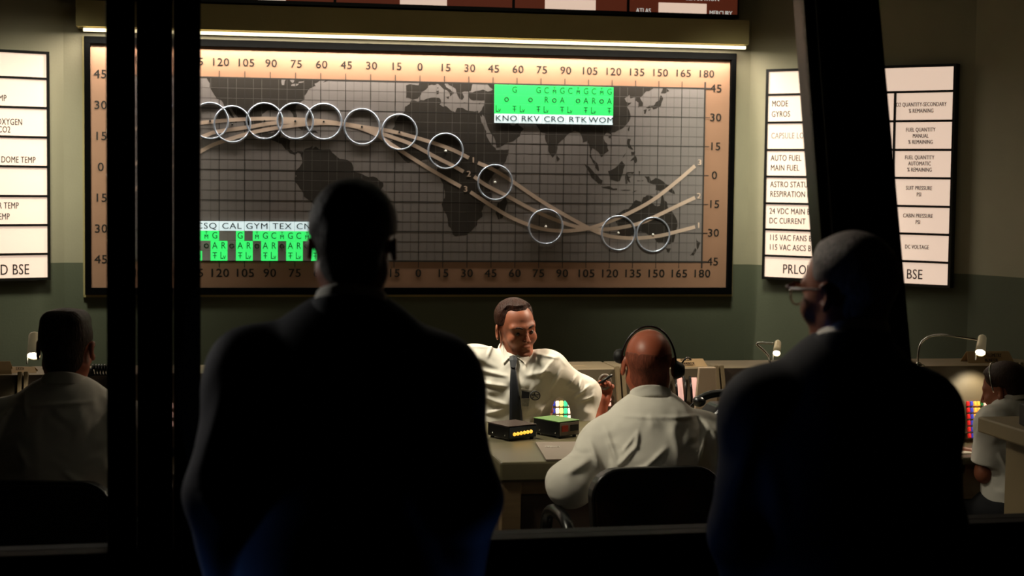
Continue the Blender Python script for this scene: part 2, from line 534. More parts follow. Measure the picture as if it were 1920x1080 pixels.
t = MB()
for k, lon in enumerate(range(-180, 181, 15)):
    v = str(abs(lon))
    t = text_into(t, v, lx(lon) + (.004 if lon else 0), ly(45) + .078, .039, 1.06, y=YF + .001, weight=.018, space=1.08)
    t = text_into(t, v, lx(lon), ly(-45) - .066, .042, 1.08, y=YF + .001, weight=.025, space=1.08)
for lat in range(-45, 46, 15):
    v = str(abs(lat))
    t = text_into(t, v, lx(180) + .063, ly(lat), .042, 1.08, y=YF + .001, weight=.02, space=1.05)
    t = text_into(t, v, lx(-180) - .075, ly(lat) + .003, .042, 1.08, y=YF + .001, weight=.018, space=1.05)
t.build('scale_numbers', M_INK, mp)

LAND = '''-126,45 -124.2,42 -124.3,40.3 -122.5,37.5 -121,35.5 -120.5,34.5 -118,33.8 -117,32.5 -116,30.5 -115.7,29.5 -114.2,28 -113.5,26.8 -112.2,25.5 -112,24.6 -110.3,23 -109.5,23.2 -110.5,24.5 -111.3,26 -112.7,28 -114.5,30 -114.8,31.6 -113.2,31.2 -112,29 -109.5,26 -108,25 -106,23 -105.5,21 -105.5,20 -103.5,18.5 -101,17.5 -98,16.2 -95,16 -93.5,15.6 -92,14.5 -90,13.8 -87.7,13 -86.8,11.8 -85.7,10.2 -84.5,9.6 -83.5,8.5 -82.5,8.2 -81,7.6 -80.3,8.2 -79.5,8.9 -78.2,8.2 -77.4,7.2 -75.5,9.6 -76.5,9.4 -79.5,9.6 -81.5,8.9 -83.3,10.3 -83.7,12 -83.3,14.9 -86,15.9 -88.5,15.9 -88.2,18.4 -87.4,21.4 -90.3,21.1 -91.5,18.6 -94.3,18.2 -96,19.3 -97.5,21.5 -97.7,24 -97.2,27.6 -95,29.2 -92,29.6 -89.4,29.1 -88.5,30.3 -86,30.4 -84,30 -82.7,28.5 -81.8,26 -80.5,25.2 -80.1,27 -81.3,30 -80.8,32 -78,33.9 -76,35 -76,37 -74.2,39.5 -72,41 -70,41.8 -70.7,43 -68,44.4 -66.5,45
-66,43.6 -64.5,44.2 -61.5,45 -64.5,45
-77.4,8.6 -75.5,10.8 -73,11.4 -71.5,12.4 -71.5,10.8 -70,12 -68,10.7 -64,10.5 -62,10.6 -60,8.5 -57,6 -53,5.5 -51,4.2 -50,1.5 -50,0 -48,-.8 -44,-2.5 -40,-2.8 -37,-4.8 -35,-6 -34.8,-8 -37,-11 -38.9,-13 -39,-17 -40.5,-21 -42,-23 -45,-23.5 -48.5,-26 -48.7,-28.5 -51,-31.5 -53.5,-34 -57,-34.5 -58.3,-34.2 -57,-36.5 -58,-38.3 -62,-39 -62.3,-40.8 -65,-41 -63.7,-42.6 -65.3,-44.5 -65.8,-45 -73.5,-45 -72.8,-42 -74,-41 -73.2,-38 -72.3,-35 -71.5,-32 -71.3,-28 -70.5,-24 -70.2,-19 -72,-17 -76,-14 -78,-10 -81,-6 -81.2,-4.2 -80,-3 -81,-2 -80,0.5 -78.7,1.5 -77,4 -77.5,6.5 -78,7.5
-84.8,22 -80,23.1 -74.3,20.2 -77.5,19.9 -80,21.8
-74.4,19.8 -70,19.8 -68.5,18.5 -74,18.2
-6,35.8 -2,35.2 3,36.8 10,37.3 11,35 10.2,34 15,32.4 19,30.3 20,32.5 23,32.6 29,31 32.3,31.3 32.5,30 34,27 35.5,24 37.3,21 37.5,18.5 39.5,15.5 43,12.5 43.3,11.5 51,12 50.8,10 48,4.5 44,1.5 41,-2 39,-5 39.5,-8 40.6,-11 40.6,-15 36,-18.8 35,-21 35.5,-24 32.8,-26 32.5,-28.5 29,-32 26,-34 20,-34.8 18.3,-34 18,-32 15.3,-27 14.5,-23 11.8,-17.5 13.7,-12 13,-8.8 12,-5.5 9,-1 9.7,3.5 8.5,4.5 6,4.3 4.3,6.3 1,5.9 -2,4.8 -5,5.2 -7.5,4.4 -11,6.8 -13.2,9 -15,11 -17,14.7 -16.2,19 -17,21 -15,25 -13,27.8 -9.8,30 -9.5,32.5 -6.8,34
49.3,-12 50.4,-16 47.5,-24.8 45,-25.5 43.3,-22 44.5,-16.5 47,-15
-1.2,45 -1.8,43.4 -9,43.2 -8.8,38.7 -9,37 -6.3,36.6 -5.4,36 -2,36.8 -.3,38.7 0,40 3.2,42 4,43.4 7,43.6 9,44.4 10.3,43.5 12.3,41.7 15.5,40 16,38 17,39 18.4,40 16,41.6 13.8,42.7 12.5,44.3 13.5,45
14.2,45 15.5,43.8 19,42 19.4,40.5 21.3,37 23,36.5 24,38 22.8,40.3 26,40.8 28,41.2 28.5,43.5 29,45
37,45 38,44.5 41.5,42 38,41 35,42 31,41.2 27,40.4 26.3,38.5 28,36.7 31,36.5 36,36.5 35.7,34 34.3,31.4 32.6,30 34.4,28 34.9,29.4 37,26 39,21.5 42.7,16.5 43.4,12.7 45,12.9 52,15.7 55.3,17.5 59.8,22.4 56.5,24.5 56.2,26.2 54,24.2 51.5,24.6 50.2,26.5 48,29.8 50.8,29 54,26.6 57,27 58.5,25.6 62,25.2 67,24.8 70,21 72.8,20.5 73.2,16.5 76.3,9.5 77.5,8 79.8,10.3 80.2,15 82.3,16.7 86.8,20.7 90,22 92,21.5 94.3,18 94.5,16 97,17 98.6,13 98.4,9 100.3,6 103.5,1.4 104,2 103,5.5 100.5,7.5 99.3,10 100,13.3 102.3,12.2 105,8.7 106.8,10.4 109.2,12 108.5,15.5 106,18.8 108,21.5 110.3,20.4 110.8,21.4 114,22.4 117,23.6 119.5,25.8 121.8,29 121.5,31.5 119.5,34.8 122.3,37 119,37.4 118,39 121,40.8 121.5,39 125,39.8 124.8,38 126.5,37 126.4,34.5 129.2,35.3 129.3,37 127.5,39.5 130.5,42.3 133,43 136,45
80,9.5 81.8,7.5 80.5,6 79.8,8
95.3,5.6 98,4 103.5,-1 106,-3.5 105.5,-5.8 102.5,-4 99,0
105.2,-6.8 108.5,-6.7 114.4,-7.7 114.3,-8.6 108,-7.8
116,-8.4 119,-8.4 122.8,-8.5 120,-9
109,1.5 111.5,2.5 115,5 117,7 119,5 117.8,1 116,-3.5 114.5,-4 110.2,-2.9
119.5,.5 120.3,1.2 125,1.5 123.8,.4 120.3,.4 121,-1 123.3,-1 121.6,-2 122.5,-4.5 121.2,-4 120.4,-2.8 120.3,-5.5 119.4,-5.5
127.4,2 128.4,1.5 128,-.8 127.6,.5
126.5,-3.2 130.5,-3 130,-3.6 126.8,-3.7
123.5,-10.3 127,-8.5 125,-9
131,-.8 134,-.8 135,-3.3 138,-1.7 141,-2.6 146,-5.5 147.5,-6 150.5,-10.5 147,-9.5 144,-7.8 141,-9 138,-8.3 138,-5.5 133,-4 132.7,-2.8
148.5,-5.6 152,-4.3 151,-5.8 149,-6.2
120.3,18.4 122.2,18.3 121.6,15.8 124,12.8 120.8,13.8 119.9,16
122,7 125.5,9.7 126.4,7 125.4,5.7 124,7.5
122.5,11.7 125,12 125,10.2 123,9.5
117.2,8.5 119.5,11.2 118.5,9.5
120.2,23 121.5,25.2 121,22
108.7,19.2 111,20 110,18.3
129.8,33.3 131.8,33.7 131,31.3 130.2,31.3
131,34.4 133,35.5 136,35.7 137.2,37.4 139.5,38.5 140.3,41.2 141.8,39.5 140.8,37 140.4,35.4 138.5,34.7 135.8,33.6 135,34.6
132.5,33.4 134.5,34.2 133.2,32.8
140.2,42 141.5,45 145.5,43.2 143,42
114,-22 113.7,-26 115.5,-31.5 115,-34 118,-35 123.5,-33.9 129,-31.7 132,-32 135.5,-34.8 137.8,-33 138,-35.5 140.5,-38 144.5,-38.2 147,-38.8 150,-37.3 151.5,-33 153.4,-28.5 153,-25.5 149,-20.8 146.2,-18.8 145.3,-15 143.5,-14.2 142.5,-10.8 141.6,-13 141,-17 139.5,-17.5 136,-15.5 136.8,-12.2 132.5,-11.4 130.5,-12.5 129.5,-15 126,-14 123.5,-17 121.5,-19 117,-20.6
144.7,-40.8 148.2,-40.9 147,-43.5 145.8,-43
173,-34.6 175.5,-37 178.4,-37.8 175,-41.5 174,-39.3
172.8,-40.6 174,-41.7 170.8,-44.9 167,-45 168.5,-44
8.3,40.8 9.7,41 9.5,39.2 8.5,39
8.7,42.4 9.4,42.8 9.2,41.5
12.5,38 15.5,38.2 15,36.7
23.6,35.4 26.2,35.2 24,35
32.4,35 34.3,35.5 33,34.6'''
LAKE = '''-87.8,45 -87.6,42 -86.4,42 -86.2,44 -85.5,45
-83.8,45 -83.3,44 -82.5,43.2 -81.7,43.5 -81.3,45
-83,41.6 -81,41.6 -79,42.8 -80.5,42.8 -83,42.2
-79.5,43.3 -76.5,43.6 -76.5,44.1 -79,43.9'''


def shift(lon, lat):
    if lon < -20 and not (lat > 20 and lon > -20):
        lon2 = lon + float(np.interp(lon, [-126, -110, -95, -80, -60, -35], [-1.5, 0, 3, 6, 8, 13]))
    else:
        lon2 = lon + float(np.interp(lon, [-20, 0, 20, 50, 80, 115, 150, 160, 180], [0, 1, 3, 4.5, 5.5, 10, 11.5, 8, 0]))
    if lat < 0:
        lat *= .93
    return lx(lon2), ly(min(lat, 44.9))


def landmass(txt, y, seed=3):
    rng = random.Random(seed)
    mb = MB()
    for row in txt.strip().split('\n'):
        pts = [tuple(float(v) for v in p.split(',')) for p in row.split()]
        poly = []
        n = len(pts)
        for i in range(n):
            a, b = pts[i], pts[(i + 1) % n]
            poly.append(a)
            d = math.hypot(b[0] - a[0], b[1] - a[1])
            if d > 2 and not (a[1] >= 45 and b[1] >= 45):
                k = 2 if d > 5 else 1
                for q in range(1, k + 1):
                    tt = q / (k + 1)
                    poly.append((a[0] + (b[0] - a[0]) * tt + rng.uniform(-.12, .12) * min(d, 5), a[1] + (b[1] - a[1]) * tt + rng.uniform(-.12, .12) * min(d, 5)))
        mb.prism([shift(*p) for p in poly], y - .0003, y)
    return mb


landmass(LAND, YF).build('landmasses', M_LAND, mp)
landmass(LAKE, YF - .00035).build('lakes', M_OCEAN, mp)

TRACKS = [
 [(200, 246), (300, 237), (379, 230), (432, 225), (486, 222.5), (549, 223.5), (599, 226.6), (643, 232), (687, 239), (731, 245.5), (769, 255), (816, 269), (851, 282), (879, 296), None, (896, 305), (925, 318), (956, 337), (1012, 375), (1057, 402), (1105, 428), (1133, 440), (1159, 445), (1195, 446.5), (1237, 442), (1274, 433), (1303, 425.5)],
 [(200, 330), (300, 287), (379, 256.5), (407, 247), (464, 238.6), (511, 231), (565, 228), (620, 230), (664, 237), (706, 248), (738, 258), (775, 272), (816, 294), (848, 310), (869, 322), None, (889, 331), (911, 347), (953, 368.6), (1004, 396), (1057, 418), (1095, 427.5), (1133, 430), (1167, 426), (1201, 418), (1237, 402), (1274, 384), (1303, 370.5)],
 [(230, 370), (300, 326), (379, 282), (410, 267.6), (467, 250), (511, 241), (565, 233.6), (612, 231), (655, 234.5), (681, 242), (706, 253), (731, 269), (766, 292), (801, 314), (830, 331), (864, 350), None, (882, 360), (914, 381), (955, 406), (993, 422), (1021, 430), (1057, 433), (1086, 431), (1105, 427.6), (1128, 420.6), (1170, 404), (1221, 377), (1265.6, 343), (1303, 311)]]


def smooth_path(pts, n=6):
    out = []
    for i in range(len(pts) - 1):
        p0 = pts[max(i - 1, 0)]; p1 = pts[i]; p2 = pts[i + 1]; p3 = pts[min(i + 2, len(pts) - 1)]
        for k in range(n):
            t = k / n
            out.append(tuple(0.5 * (2 * b + (c - a) * t + (2 * a - 5 * b + 4 * c - d) * t * t + (3 * b - a - 3 * c + d) * t ** 3) for a, b, c, d in zip(p0, p1, p2, p3)))
    out.append(tuple(pts[-1]))
    return out


tt = MB()
for ti, T in enumerate(TRACKS):
    segs, cur = [], []
    for p in T + [None]:
        if p is None:
            segs.append(cur); cur = []
        else:
            cur.append(mxy(*p))
    mb = MB()
    yy = YF - .0012 - .0002 * ti
    for sg in segs:
        pts = smooth_path(sg, 5)
        F = []
        for i, p in enumerate(pts):
            a = Vector(pts[max(i - 1, 0)]); b = Vector(pts[min(i + 1, len(pts) - 1)])
            tdir = (b - a).normalized(); nn = Vector((-tdir.y, tdir.x)) * .0098
            F.append([(p[0] + nn.x, yy, p[1] + nn.y), (p[0] - nn.x, yy, p[1] - nn.y)])
        mb.sheet(F, .0003, (0, -1, 0))
    mb.build('orbit_track', M_TRACK, mp)
    gap = [(T[i - 1][0] + T[i + 1][0]) / 2 for i in range(len(T)) if T[i] is None][0]
    gy = [(T[i - 1][1] + T[i + 1][1]) / 2 for i in range(len(T)) if T[i] is None][0]
    for q in ((gap, gy), ((1310, 423), (1310.5, 368), (1312, 305))[ti]):
        x, z = mxy(*q)
        text_into(tt, str(ti + 1), x, z, .030, 1.0, y=YF - .001, weight=.07)
tt.build('track_numbers', M_TRACK, mp)

RINGS = [(330, 232, 0), (393.7, 226.6, 0), (435.5, 233, 0), (496, 227, 0), (553.6, 227, 0), (607, 228, 0), (678.5, 237.6, 0), (748.7, 247.7, 0), (835.3, 283.3, 1), (928, 342, 1), (1023, 425, 1), (1159, 437, 1), (1224, 440, 1)]
ringmesh = None
for rx, ry, white in RINGS:
    x, z = mxy(rx, ry)
    r = .0925
    if ringmesh is None:
        rg = MB().tube([(r * math.cos(a), 0, r * math.sin(a)) for a in (2 * math.pi * k / 48 for k in range(48))], .0047, 8, True).build('station_ring', M_RING, mp, smooth=True)
        ringmesh = rg.data
    else:
        rg = link('station_ring', ringmesh, [], mp)
    rg.location = (x, YF - .0060, z)
    dt = MB().sphere((0, 0, 0), .007 if white else .0055, 8).build('center_stud', M_DOT if white else M_INK, rg, smooth=True)
    dt.location = (0, .002, 0)

# green station status blocks
tilemesh = {}


def tile(kind, w, h):
    if kind not in tilemesh:
        o = MB().box((0, -.004, 0), (w, 0, h))
        m = {'g': M_GREEN, 'd': M_TILEOFF}[kind]
        ob = o.build('indicator_tile', m, bev=.0012)
        tilemesh[kind] = ob
        return ob
    o = tilemesh[kind].copy(); COL.objects.link(o)
    return o


def block(stations, x0px, x1px, ytop, ybot, labels_top):
    a = mxy(x0px, ytop, .05); b = mxy(x1px, ybot, .05)
    X0, X1 = a[0], b[0]; Z1, Z0 = a[1], b[1]
    n = len(stations)
    cw = (X1 - X0) / n
    lh = (Z1 - Z0) * .24
    y = YF - .0055
    back = MB().box((X0, y, Z0), (X1, YF - .003, Z1)).build('status_display', M_TILEOFF, mp)
    ink = MB(); inkg = MB()
    for i, (nm, pat) in enumerate(stations):
        cx = X0 + i * cw
        zl = (Z1 - lh) if labels_top else Z0
        MB().box((cx + .0015, y - .004, zl), (cx + cw - .0015, y, zl + lh)).build('station_label', M_LABELLIT, back)
        text_into(ink, nm, cx + cw / 2, zl + lh / 2 - .001, lh * .62, 1.18, y=y - .0045, weight=.01, space=1.1)
        zb = Z0 if labels_top else Z0 + lh
        tw, th = cw / 3, (Z1 - Z0 - lh) / 3
        for r in range(3):
            for c in range(3):
                ch = pat[r][c]
                off = ch in '#o'
                o = tile('d' if off else 'g', tw, th)
                o.parent = back
                tx, tz = cx + c * tw, zb + (2 - r) * th
                o.location = (tx, y, tz)
                mx_, mz = tx + tw / 2, tz + th / 2
                yy = y - .0045
                if ch in 'oO':
                    rr = th * .20
                    inkg.tube([(mx_ + rr * math.cos(k * math.pi / 8), yy, mz + rr * math.sin(k * math.pi / 8)) for k in range(16)], th * .055, 6, True)
                elif ch == 'M':
                    text_into(inkg, 'M', mx_, mz - th * .12, th * .42, .9, y=yy, weight=.02)
                    text_into(inkg, 'T', mx_, mz + th * .2, th * .4, .8, y=yy, weight=-.02)
                elif ch == 'T':
                    text_into(inkg, 'T', mx_, mz, th * .62, .85, y=yy, weight=-.01)
                    inkg.box((mx_ - tw * .22, yy - .001, mz - th * .03), (mx_ + tw * .22, yy, mz + th * .03))
                elif ch == 'L':
                    text_into(inkg, 'L', mx_ - tw * .18, mz, th * .7, .7, y=yy, weight=-.01)
                    text_into(inkg, 'v', mx_ + tw * .14, mz - th * .1, th * .55, .8, y=yy, weight=-.01)
                elif ch in 'CGRA':
                    text_into(inkg, ch, mx_, mz, th * .64, .85, y=yy, weight=-.012)
    ink.build('station_lettering', M_SIGNINK, back)
    inkg.build('tile_lettering', M_GREENINK, back)


FULL = ('CMG', 'ROA', 'L T')
block([('KNO', ('  G', ' O ', 'L T')), ('RKV', ('  G', ' O ', 'L T')), ('CRO', FULL), ('RTK', ('CMG', ' OA', 'L T')), ('WOM', FULL)], 928, 1150, 158.5, 234, False)
block([('CSQ', (' MG', '#oA', 'L#T')), ('CAL', ('##G', 'RoA', 'L#T')), ('GYM', ('#MG', 'RoA', 'L#T')), ('TEX', ('CMG', 'RoA', 'L#T')), ('CNV', ('CMG', 'RoA', 'L#T'))], 363, 599, 414.5, 489.5, True)

# ------------------------------------------------------------------ red lit status panel above the ledge
pl = FM.loc(120, 0, .1)[0]; pr, pb = FM.loc(1385, 34, .1)
pb = max(pb, zt + .001)
st = thing('launch_status_panel', 'dark red lit status panel with white windows running above the map ledge', 'sign', root_matrix(FM, pl, pb))
pw, ph = pr - pl, .34
cuts = [0] + [FM.loc(x, 15, .1)[0] - pl for x in (290, 628, 963, 1178)] + [pw]
f = MB().box((0, -.1, 0), (pw, 0, .018)).box((0, -.1, ph - .018), (pw, 0, ph))
for c in cuts:
    f.box((max(c - .007, 0), -.1, .018), (min(c + .007, pw), 0, ph - .018))
f.build('frame', M_BLACKFRAME, st)
for a, b in zip(cuts, cuts[1:]):
    MB().box((a + .007, -.094, .018), (b - .007, -.02, ph - .018)).build('red_panel', M_REDPANEL, st)
tx = MB()
for a, b, zb in ((483, 536, 3), (750, 838, 13), (1022, 1117, 22), (1235, 1325, 29)):
    x0, z0 = FM.loc(a, zb, .1); x1 = FM.loc(b, zb, .1)[0]
    MB().box((x0 - pl, -.099, z0 - pb), (x1 - pl, -.09, z0 - pb + .07)).build('lit_window', M_SIGNLIT, st, bev=.002)
for tname, px, py, h in (('ATLAS', 1207, 20, .024), ('MERCURY', 1352, 25, .024)):
    x, z = FM.loc(px, py, .1)
    text_into(tx, tname, x - pl, z - pb, h, .82, y=-.0945, weight=.03)
x, z = FM.loc(1318, -3, .1)
text_into(tx, 'SEPARATION', x - pl, z - pb, .026, .85, y=-.0945, weight=.03)
tx.build('lettering', M_LITINK, st)


# ------------------------------------------------------------------ backlit sign boards
def sign(F, name, label, x0, x1, z0, z1, rows, fullrows, divs, texts, off=.05):
    root = thing(name, label, 'sign', root_matrix(F, x0, z0))
    W, H = x1 - x0, z1 - z0
    n = len(rows) - 1
    fr = .014
    f = MB().box((0, -off, 0), (W, 0, fr)).box((0, -off, H - fr), (W, 0, H)).box((0, -off, fr), (fr, 0, H - fr)).box((W - fr, -off, fr), (W, 0, H - fr))
    for i in range(1, n):
        f.box((fr, -off, rows[i] - .006), (W - fr, -.005, rows[i] + .006))
    for i in range(n):
        if i not in fullrows:
            for d in divs:
                f.box((d - .006, -off, rows[i] + .006), (d + .006, -.005, rows[i + 1] - .006))
    f.build('frame', M_BLACKFRAME, root)
    for i in range(n):
        cs = [fr] + ([] if i in fullrows else list(divs)) + [W - fr]
        for a, b in zip(cs, cs[1:]):
            e = .006 if True else 0
            MB().box((a + (e if a != fr else 0), -off + .008, rows[i] + .004), (b - (e if b != W - fr else 0), -.004, rows[i + 1] - .004)).build('lit_panel', M_SIGNLIT, root)
    ink, glare = MB(), MB()
    for body, px, py, h, xs, al, glared in texts:
        x, z = F.loc(px, py, off)
        text_into(glare if glared else ink, body, x - x0, z - z0, h, xs, al, y=-off + .0075, weight=.022 if h < .03 else .01, space=1.06)
    ink.build('lettering', M_SIGNINK, root)
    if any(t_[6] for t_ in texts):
        glare.build('glare_lettering', M_SIGNGLARE, root)
    else:
        glare.bm.free()
    return root


off = .05
x0, z0 = FR.loc(1428, 523, off); x1 = FR.loc(1781, 540, off)[0]
z1 = FR.loc(1434, 130, off)[1]
rows = [0] + [FR.loc(1432, y, off)[1] - z0 for y in (479, 430, 381, 331, 281, 230, 178)] + [z1 - z0]
divs = [FR.loc(1573, 300, off)[0] - x0, FR.loc(1675, 300, off)[0] - x0]
TX = []
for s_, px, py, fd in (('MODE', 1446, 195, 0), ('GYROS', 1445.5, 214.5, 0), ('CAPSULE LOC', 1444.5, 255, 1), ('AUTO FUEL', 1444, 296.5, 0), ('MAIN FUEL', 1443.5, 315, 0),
                       ('ASTRO STATUS', 1443, 346, 0), ('RESPIRATION R', 1442.5, 364, 0), ('24 VDC MAIN B', 1441.5, 396, 0), ('DC CURRENT', 1441, 414, 0),
                       ('115 VAC FANS B', 1441, 445.5, 0), ('115 VAC ASCS B', 1440.5, 463.5, 0)):
    TX.append((s_, px, py, .031, .74, 'LEFT', fd))
TX += [('PRLOID', 1466, 505, .050, .78, 'LEFT', 0), ('BSE', 1729, 516, .050, .78, 'RIGHT', 0)]
for s_, px, py in (('O\u2082 QUANTITY-SECONDARY', 1726, 196), ('% REMAINING', 1726, 208), ('FUEL QUANTITY', 1725, 243.5), ('MANUAL', 1725, 255), ('% REMAINING', 1725, 266.5),
                   ('FUEL QUANTITY', 1723, 295.5), ('AUTOMATIC', 1723, 307), ('% REMAINING', 1723, 318.5), ('SUIT PRESSURE', 1722, 353), ('PSI', 1722, 365),
                   ('CABIN PRESSURE', 1720, 405), ('PSI', 1720, 417), ('DC VOLTAGE', 1718, 463.5)):
    TX.append((s_.replace('\u2082', '2'), px, py, .0205, .68, 'CENTER', 0))
sign(FR, 'telemetry_sign', 'tall backlit sign on the right wall listing fuel and suit pressure readings', x0, x1, z0, z1, rows, (0, 7), divs, TX)

x1, z0 = FL.loc(95, 525, off); z1 = FL.loc(92, 97, off)[1]
x0 = x1 - .92
rows = [0] + [FL.loc(90, y, off)[1] - z0 for y in (476, 422, 368, 313, 258, 203, 148)] + [z1 - z0]
TX = [('SUIT TEMP', 13, 184.5, .031, .67, 'RIGHT', 0), ('OXYGEN', 43, 229.5, .031, .67, 'RIGHT', 0), ('CO2', 20.5, 243.5, .031, .67, 'RIGHT', 0), ('RIGHT DOME TEMP', 67.5, 300.5, .031, .67, 'RIGHT', 0),
      ('INVERTER TEMP', 36, 386, .031, .67, 'RIGHT', 0), ('CABIN TEMP', 19, 406.5, .031, .67, 'RIGHT', 0), ('PRLOID BSE', 56, 506, .052, .74, 'RIGHT', 0)]
sign(FL, 'telemetry_sign', 'tall backlit sign at the left edge listing oxygen and dome temperature', x0, x1, z0, z1, rows, (0, 1, 2, 3, 4, 5, 6, 7), [], TX)


# ------------------------------------------------------------------ observation window: sill, mullions, glass
wn = thing('window_1', 'black framed observation window between the dark gallery and the operations room', 'window', FW.M, kind='structure')
sx0 = FW.loc(-260, 700)[0]; sx1 = FW.loc(2150, 700)[0]
zs = FW.loc(1130, 1004, .05)[1]
MB().box((sx0, -.06, zs - .12), (sx1, .06, zs)).build('sill', M_SILL, wn, bev=.006)
MB().box((sx0, -.03, .25), (sx1, .03, zs - .12)).build('lower_wall', M_DARKWALL, wn)
MB().box((sx0, -.06, 2.72), (sx1, .06, 3.4)).build('header', M_DARKWALL, wn)
# upright double mullion: two outer fins and a recessed middle
a = FW.loc(200, 500, .06)[0]; b = FW.loc(376, 500, .06)[0]
W_ = b - a
sl = .0010                                             # narrow slits; the map seen through them stands in for reflections on the post
for u0, u1 in ((0, .3125), (.3125, .71), (.71, 1.0)):
    l_ = a + W_ * u0 + (sl if u0 else 0); r_ = a + W_ * u1 - (sl if u1 < 1 else 0)
    MB().box((l_, -.045, zs), (r_, .05, 2.72)).build('mullion', M_POST, wn, bev=.0015)
    MB().box((l_ + (.004 if u0 else 0), -.075, zs), (r_ - (.004 if u1 < 1 else 0), -.045, 2.72)).build('mullion_fin', M_FIN, wn, bev=.002)
# leaning mullion
p0 = FW.loc(1557, 700, .05); p1 = FW.loc(1506, 0, .05)
q0 = FW.loc(1713, 700, .05); q1 = FW.loc(1650, 0, .05)


def lean(p, q, z):
    return p[0] + (q[0] - p[0]) * (z - p[1]) / (q[1] - p[1])


zb_, zt_ = zs, 2.72
f = MB().prism([(lean(p0, p1, zb_) + .028, zb_), (lean(q0, q1, zb_), zb_), (lean(q0, q1, zt_), zt_), (lean(p0, p1, zt_) + .028, zt_)], -.05, .06)
f.build('leaning_mullion', M_POST, wn, bev=.006)
for d0, d1, y0, y1, m_ in ((0, .012, -.055, -.038, M_POSTSHEEN), (.012, .03, -.03, .05, M_POST), (.03, .046, -.062, -.048, M_POSTSHEEN)):
    MB().prism([(lean(p0, p1, zb_) + d0, zb_), (lean(p0, p1, zb_) + d1, zb_), (lean(p0, p1, zt_) + d1, zt_), (lean(p0, p1, zt_) + d0, zt_)], y0, y1).build('mullion_trim', m_, wn, bev=.002)
MB().box((sx0, -.004, zs), (a, .004, 2.72)).build('glass_pane', M_GLASS, wn)
MB().prism([(b, zs), (lean(p0, p1, zb_) + .02, zs), (lean(p0, p1, zt_) + .02, 2.72), (b, 2.72)], -.004, .004).build('glass_pane', M_GLASS, wn)
MB().prism([(lean(q0, q1, zb_), zs), (sx1, zs), (sx1, 2.72), (lean(q0, q1, zt_), 2.72)], -.004, .004).build('glass_pane', M_GLASS, wn)

# ------------------------------------------------------------------ console row along the back wall
LEDGE = 1.14
OFFP = 1.36
CY = lambda px: FM.loc(px, 735, OFFP + .12)[0]
bounds = [CY(1160 - 186 * k) for k in range(7, 0, -1)] + [CY(1160), CY(1345), CY(1535), CY(1715), CY(1905), CY(2095)]


def console(i, label, buttons=(), recess=False, indicators=False, plain=False):
    s0, s1 = bounds[i] + .004, bounds[i + 1] - .004
    w = s1 - s0
    r = thing('console_unit', label, 'console', root_matrix(FM, s0, 0, 1.2), group='consoles of the back row')
    MB().box((0, -.30, 0), (w, -.0, 1.0)).build('cabinet', M_CREAM, r, bev=.004)
    MB().box((0, -.27, 1.001), (w, .02, 1.105)).build('hood', M_CREAM, r, bev=.004)
    MB().box((-.003, -.285, LEDGE - .034), (w + .003, .04, LEDGE)).build('ledge', M_CREAM, r, bev=.008)
    # sloping instrument panel, bottom nearer to the operator
    A = Vector((0, -.30, .80)); B = Vector((0, -.19, LEDGE - .036))
    up = (B - A).normalized()
    nrm = Vector((0, -up.z, up.y))
    Mp = Matrix(((1, 0, 0, 0), (0, -nrm.y, up.y, A.y), (0, -nrm.z, up.z, A.z), (0, 0, 0, 1)))
    hgt = (B - A).length
    MB().box((.018, -.10, 0), (w - .018, -.085, hgt), Mp).build('instrument_panel', M_RECESS if recess else M_PANEL, r)
    for x in (0, w - .018):
        MB().box((x, -.125, -.02), (x + .018, .02, hgt + .01), Mp).build('side_divider', M_CREAM, r, bev=.003)
    MB().box((0, -.80, .755), (w, -.30, .79)).build('desk_shelf', M_DESK, r, bev=.005)
    MB().box((.02, -.78, .60), (w - .02, -.74, .755)).build('apron', M_DESKSIDE, r)
    if buttons:
        mesh = None
        for colr, bx, bz, bs in buttons:
            if mesh is None:
                mesh = MB().box((-.5, -.45, -.5), (.5, .3, .5))
                mo = mesh.build('push_button', BUT[colr], None, bev=.12)
                me0 = mo.data
                o = mo
            else:
                o = bpy.data.objects.new('push_button', me0); COL.objects.link(o)
                bv = o.modifiers.new('bevel', 'BEVEL'); bv.width = .12; bv.segments = 2
            o.material_slots[0].link = 'OBJECT'; o.material_slots[0].material = BUT[colr]
            o.parent = r
            o.matrix_local = Mp @ Matrix.Translation((bx, -.105, bz)) @ Matrix.Diagonal((bs[0], .02, bs[1], 1))
    if indicators:
        for k in range(4):
            for q in (0, 1):
                cx = w * (.27 + .15 * k) + (.012 if k > 1 else 0); zz = (.17, .02)[q]
                MB().box((cx - .013, -.106, zz), (cx + .013, -.098, zz + .11), Mp).build('indicator_strip', BUT['pink'], r)
                for sg in (-1, 1):
                    MB().tube([(cx + sg * .019, -.108, zz - .004), (cx + sg * .023, -.125, zz + .05), (cx + sg * .019, -.108, zz + .114)], .006, 8).build('strip_rail', M_BLACK, r, smooth=True).matrix_local = Mp
                MB().lathe([(0, 0), (.017, 0), (.017, .012), (.009, .024), (0, .024)], Mp @ Matrix.Translation((cx, -.1, zz - .02)) @ Matrix.Rotation(math.pi / 2, 4, 'X'), 16).build('knob', M_BLACK, r, smooth=True)
    return r, s0, Mp, hgt


def bpos(i, px, py):
    """photo pixel to panel coordinates on console i"""
    s0 = bounds[i] + .004
    Fi = (root_matrix(FM, s0, 0, 1.2)).inverted()
    o = Fi @ CAMLOC; d = Fi.to_3x3() @ ray(px, py)
    A = Vector((0, -.30, .80)); B = Vector((0, -.19, LEDGE - .036)); up = (B - A).normalized(); n = Vector((0, -up.z, up.y))
    pt = A + n * .105
    t = (pt - o).dot(n) / d.dot(n)
    p = o + d * t
    return p.x, (p - A).dot(up)


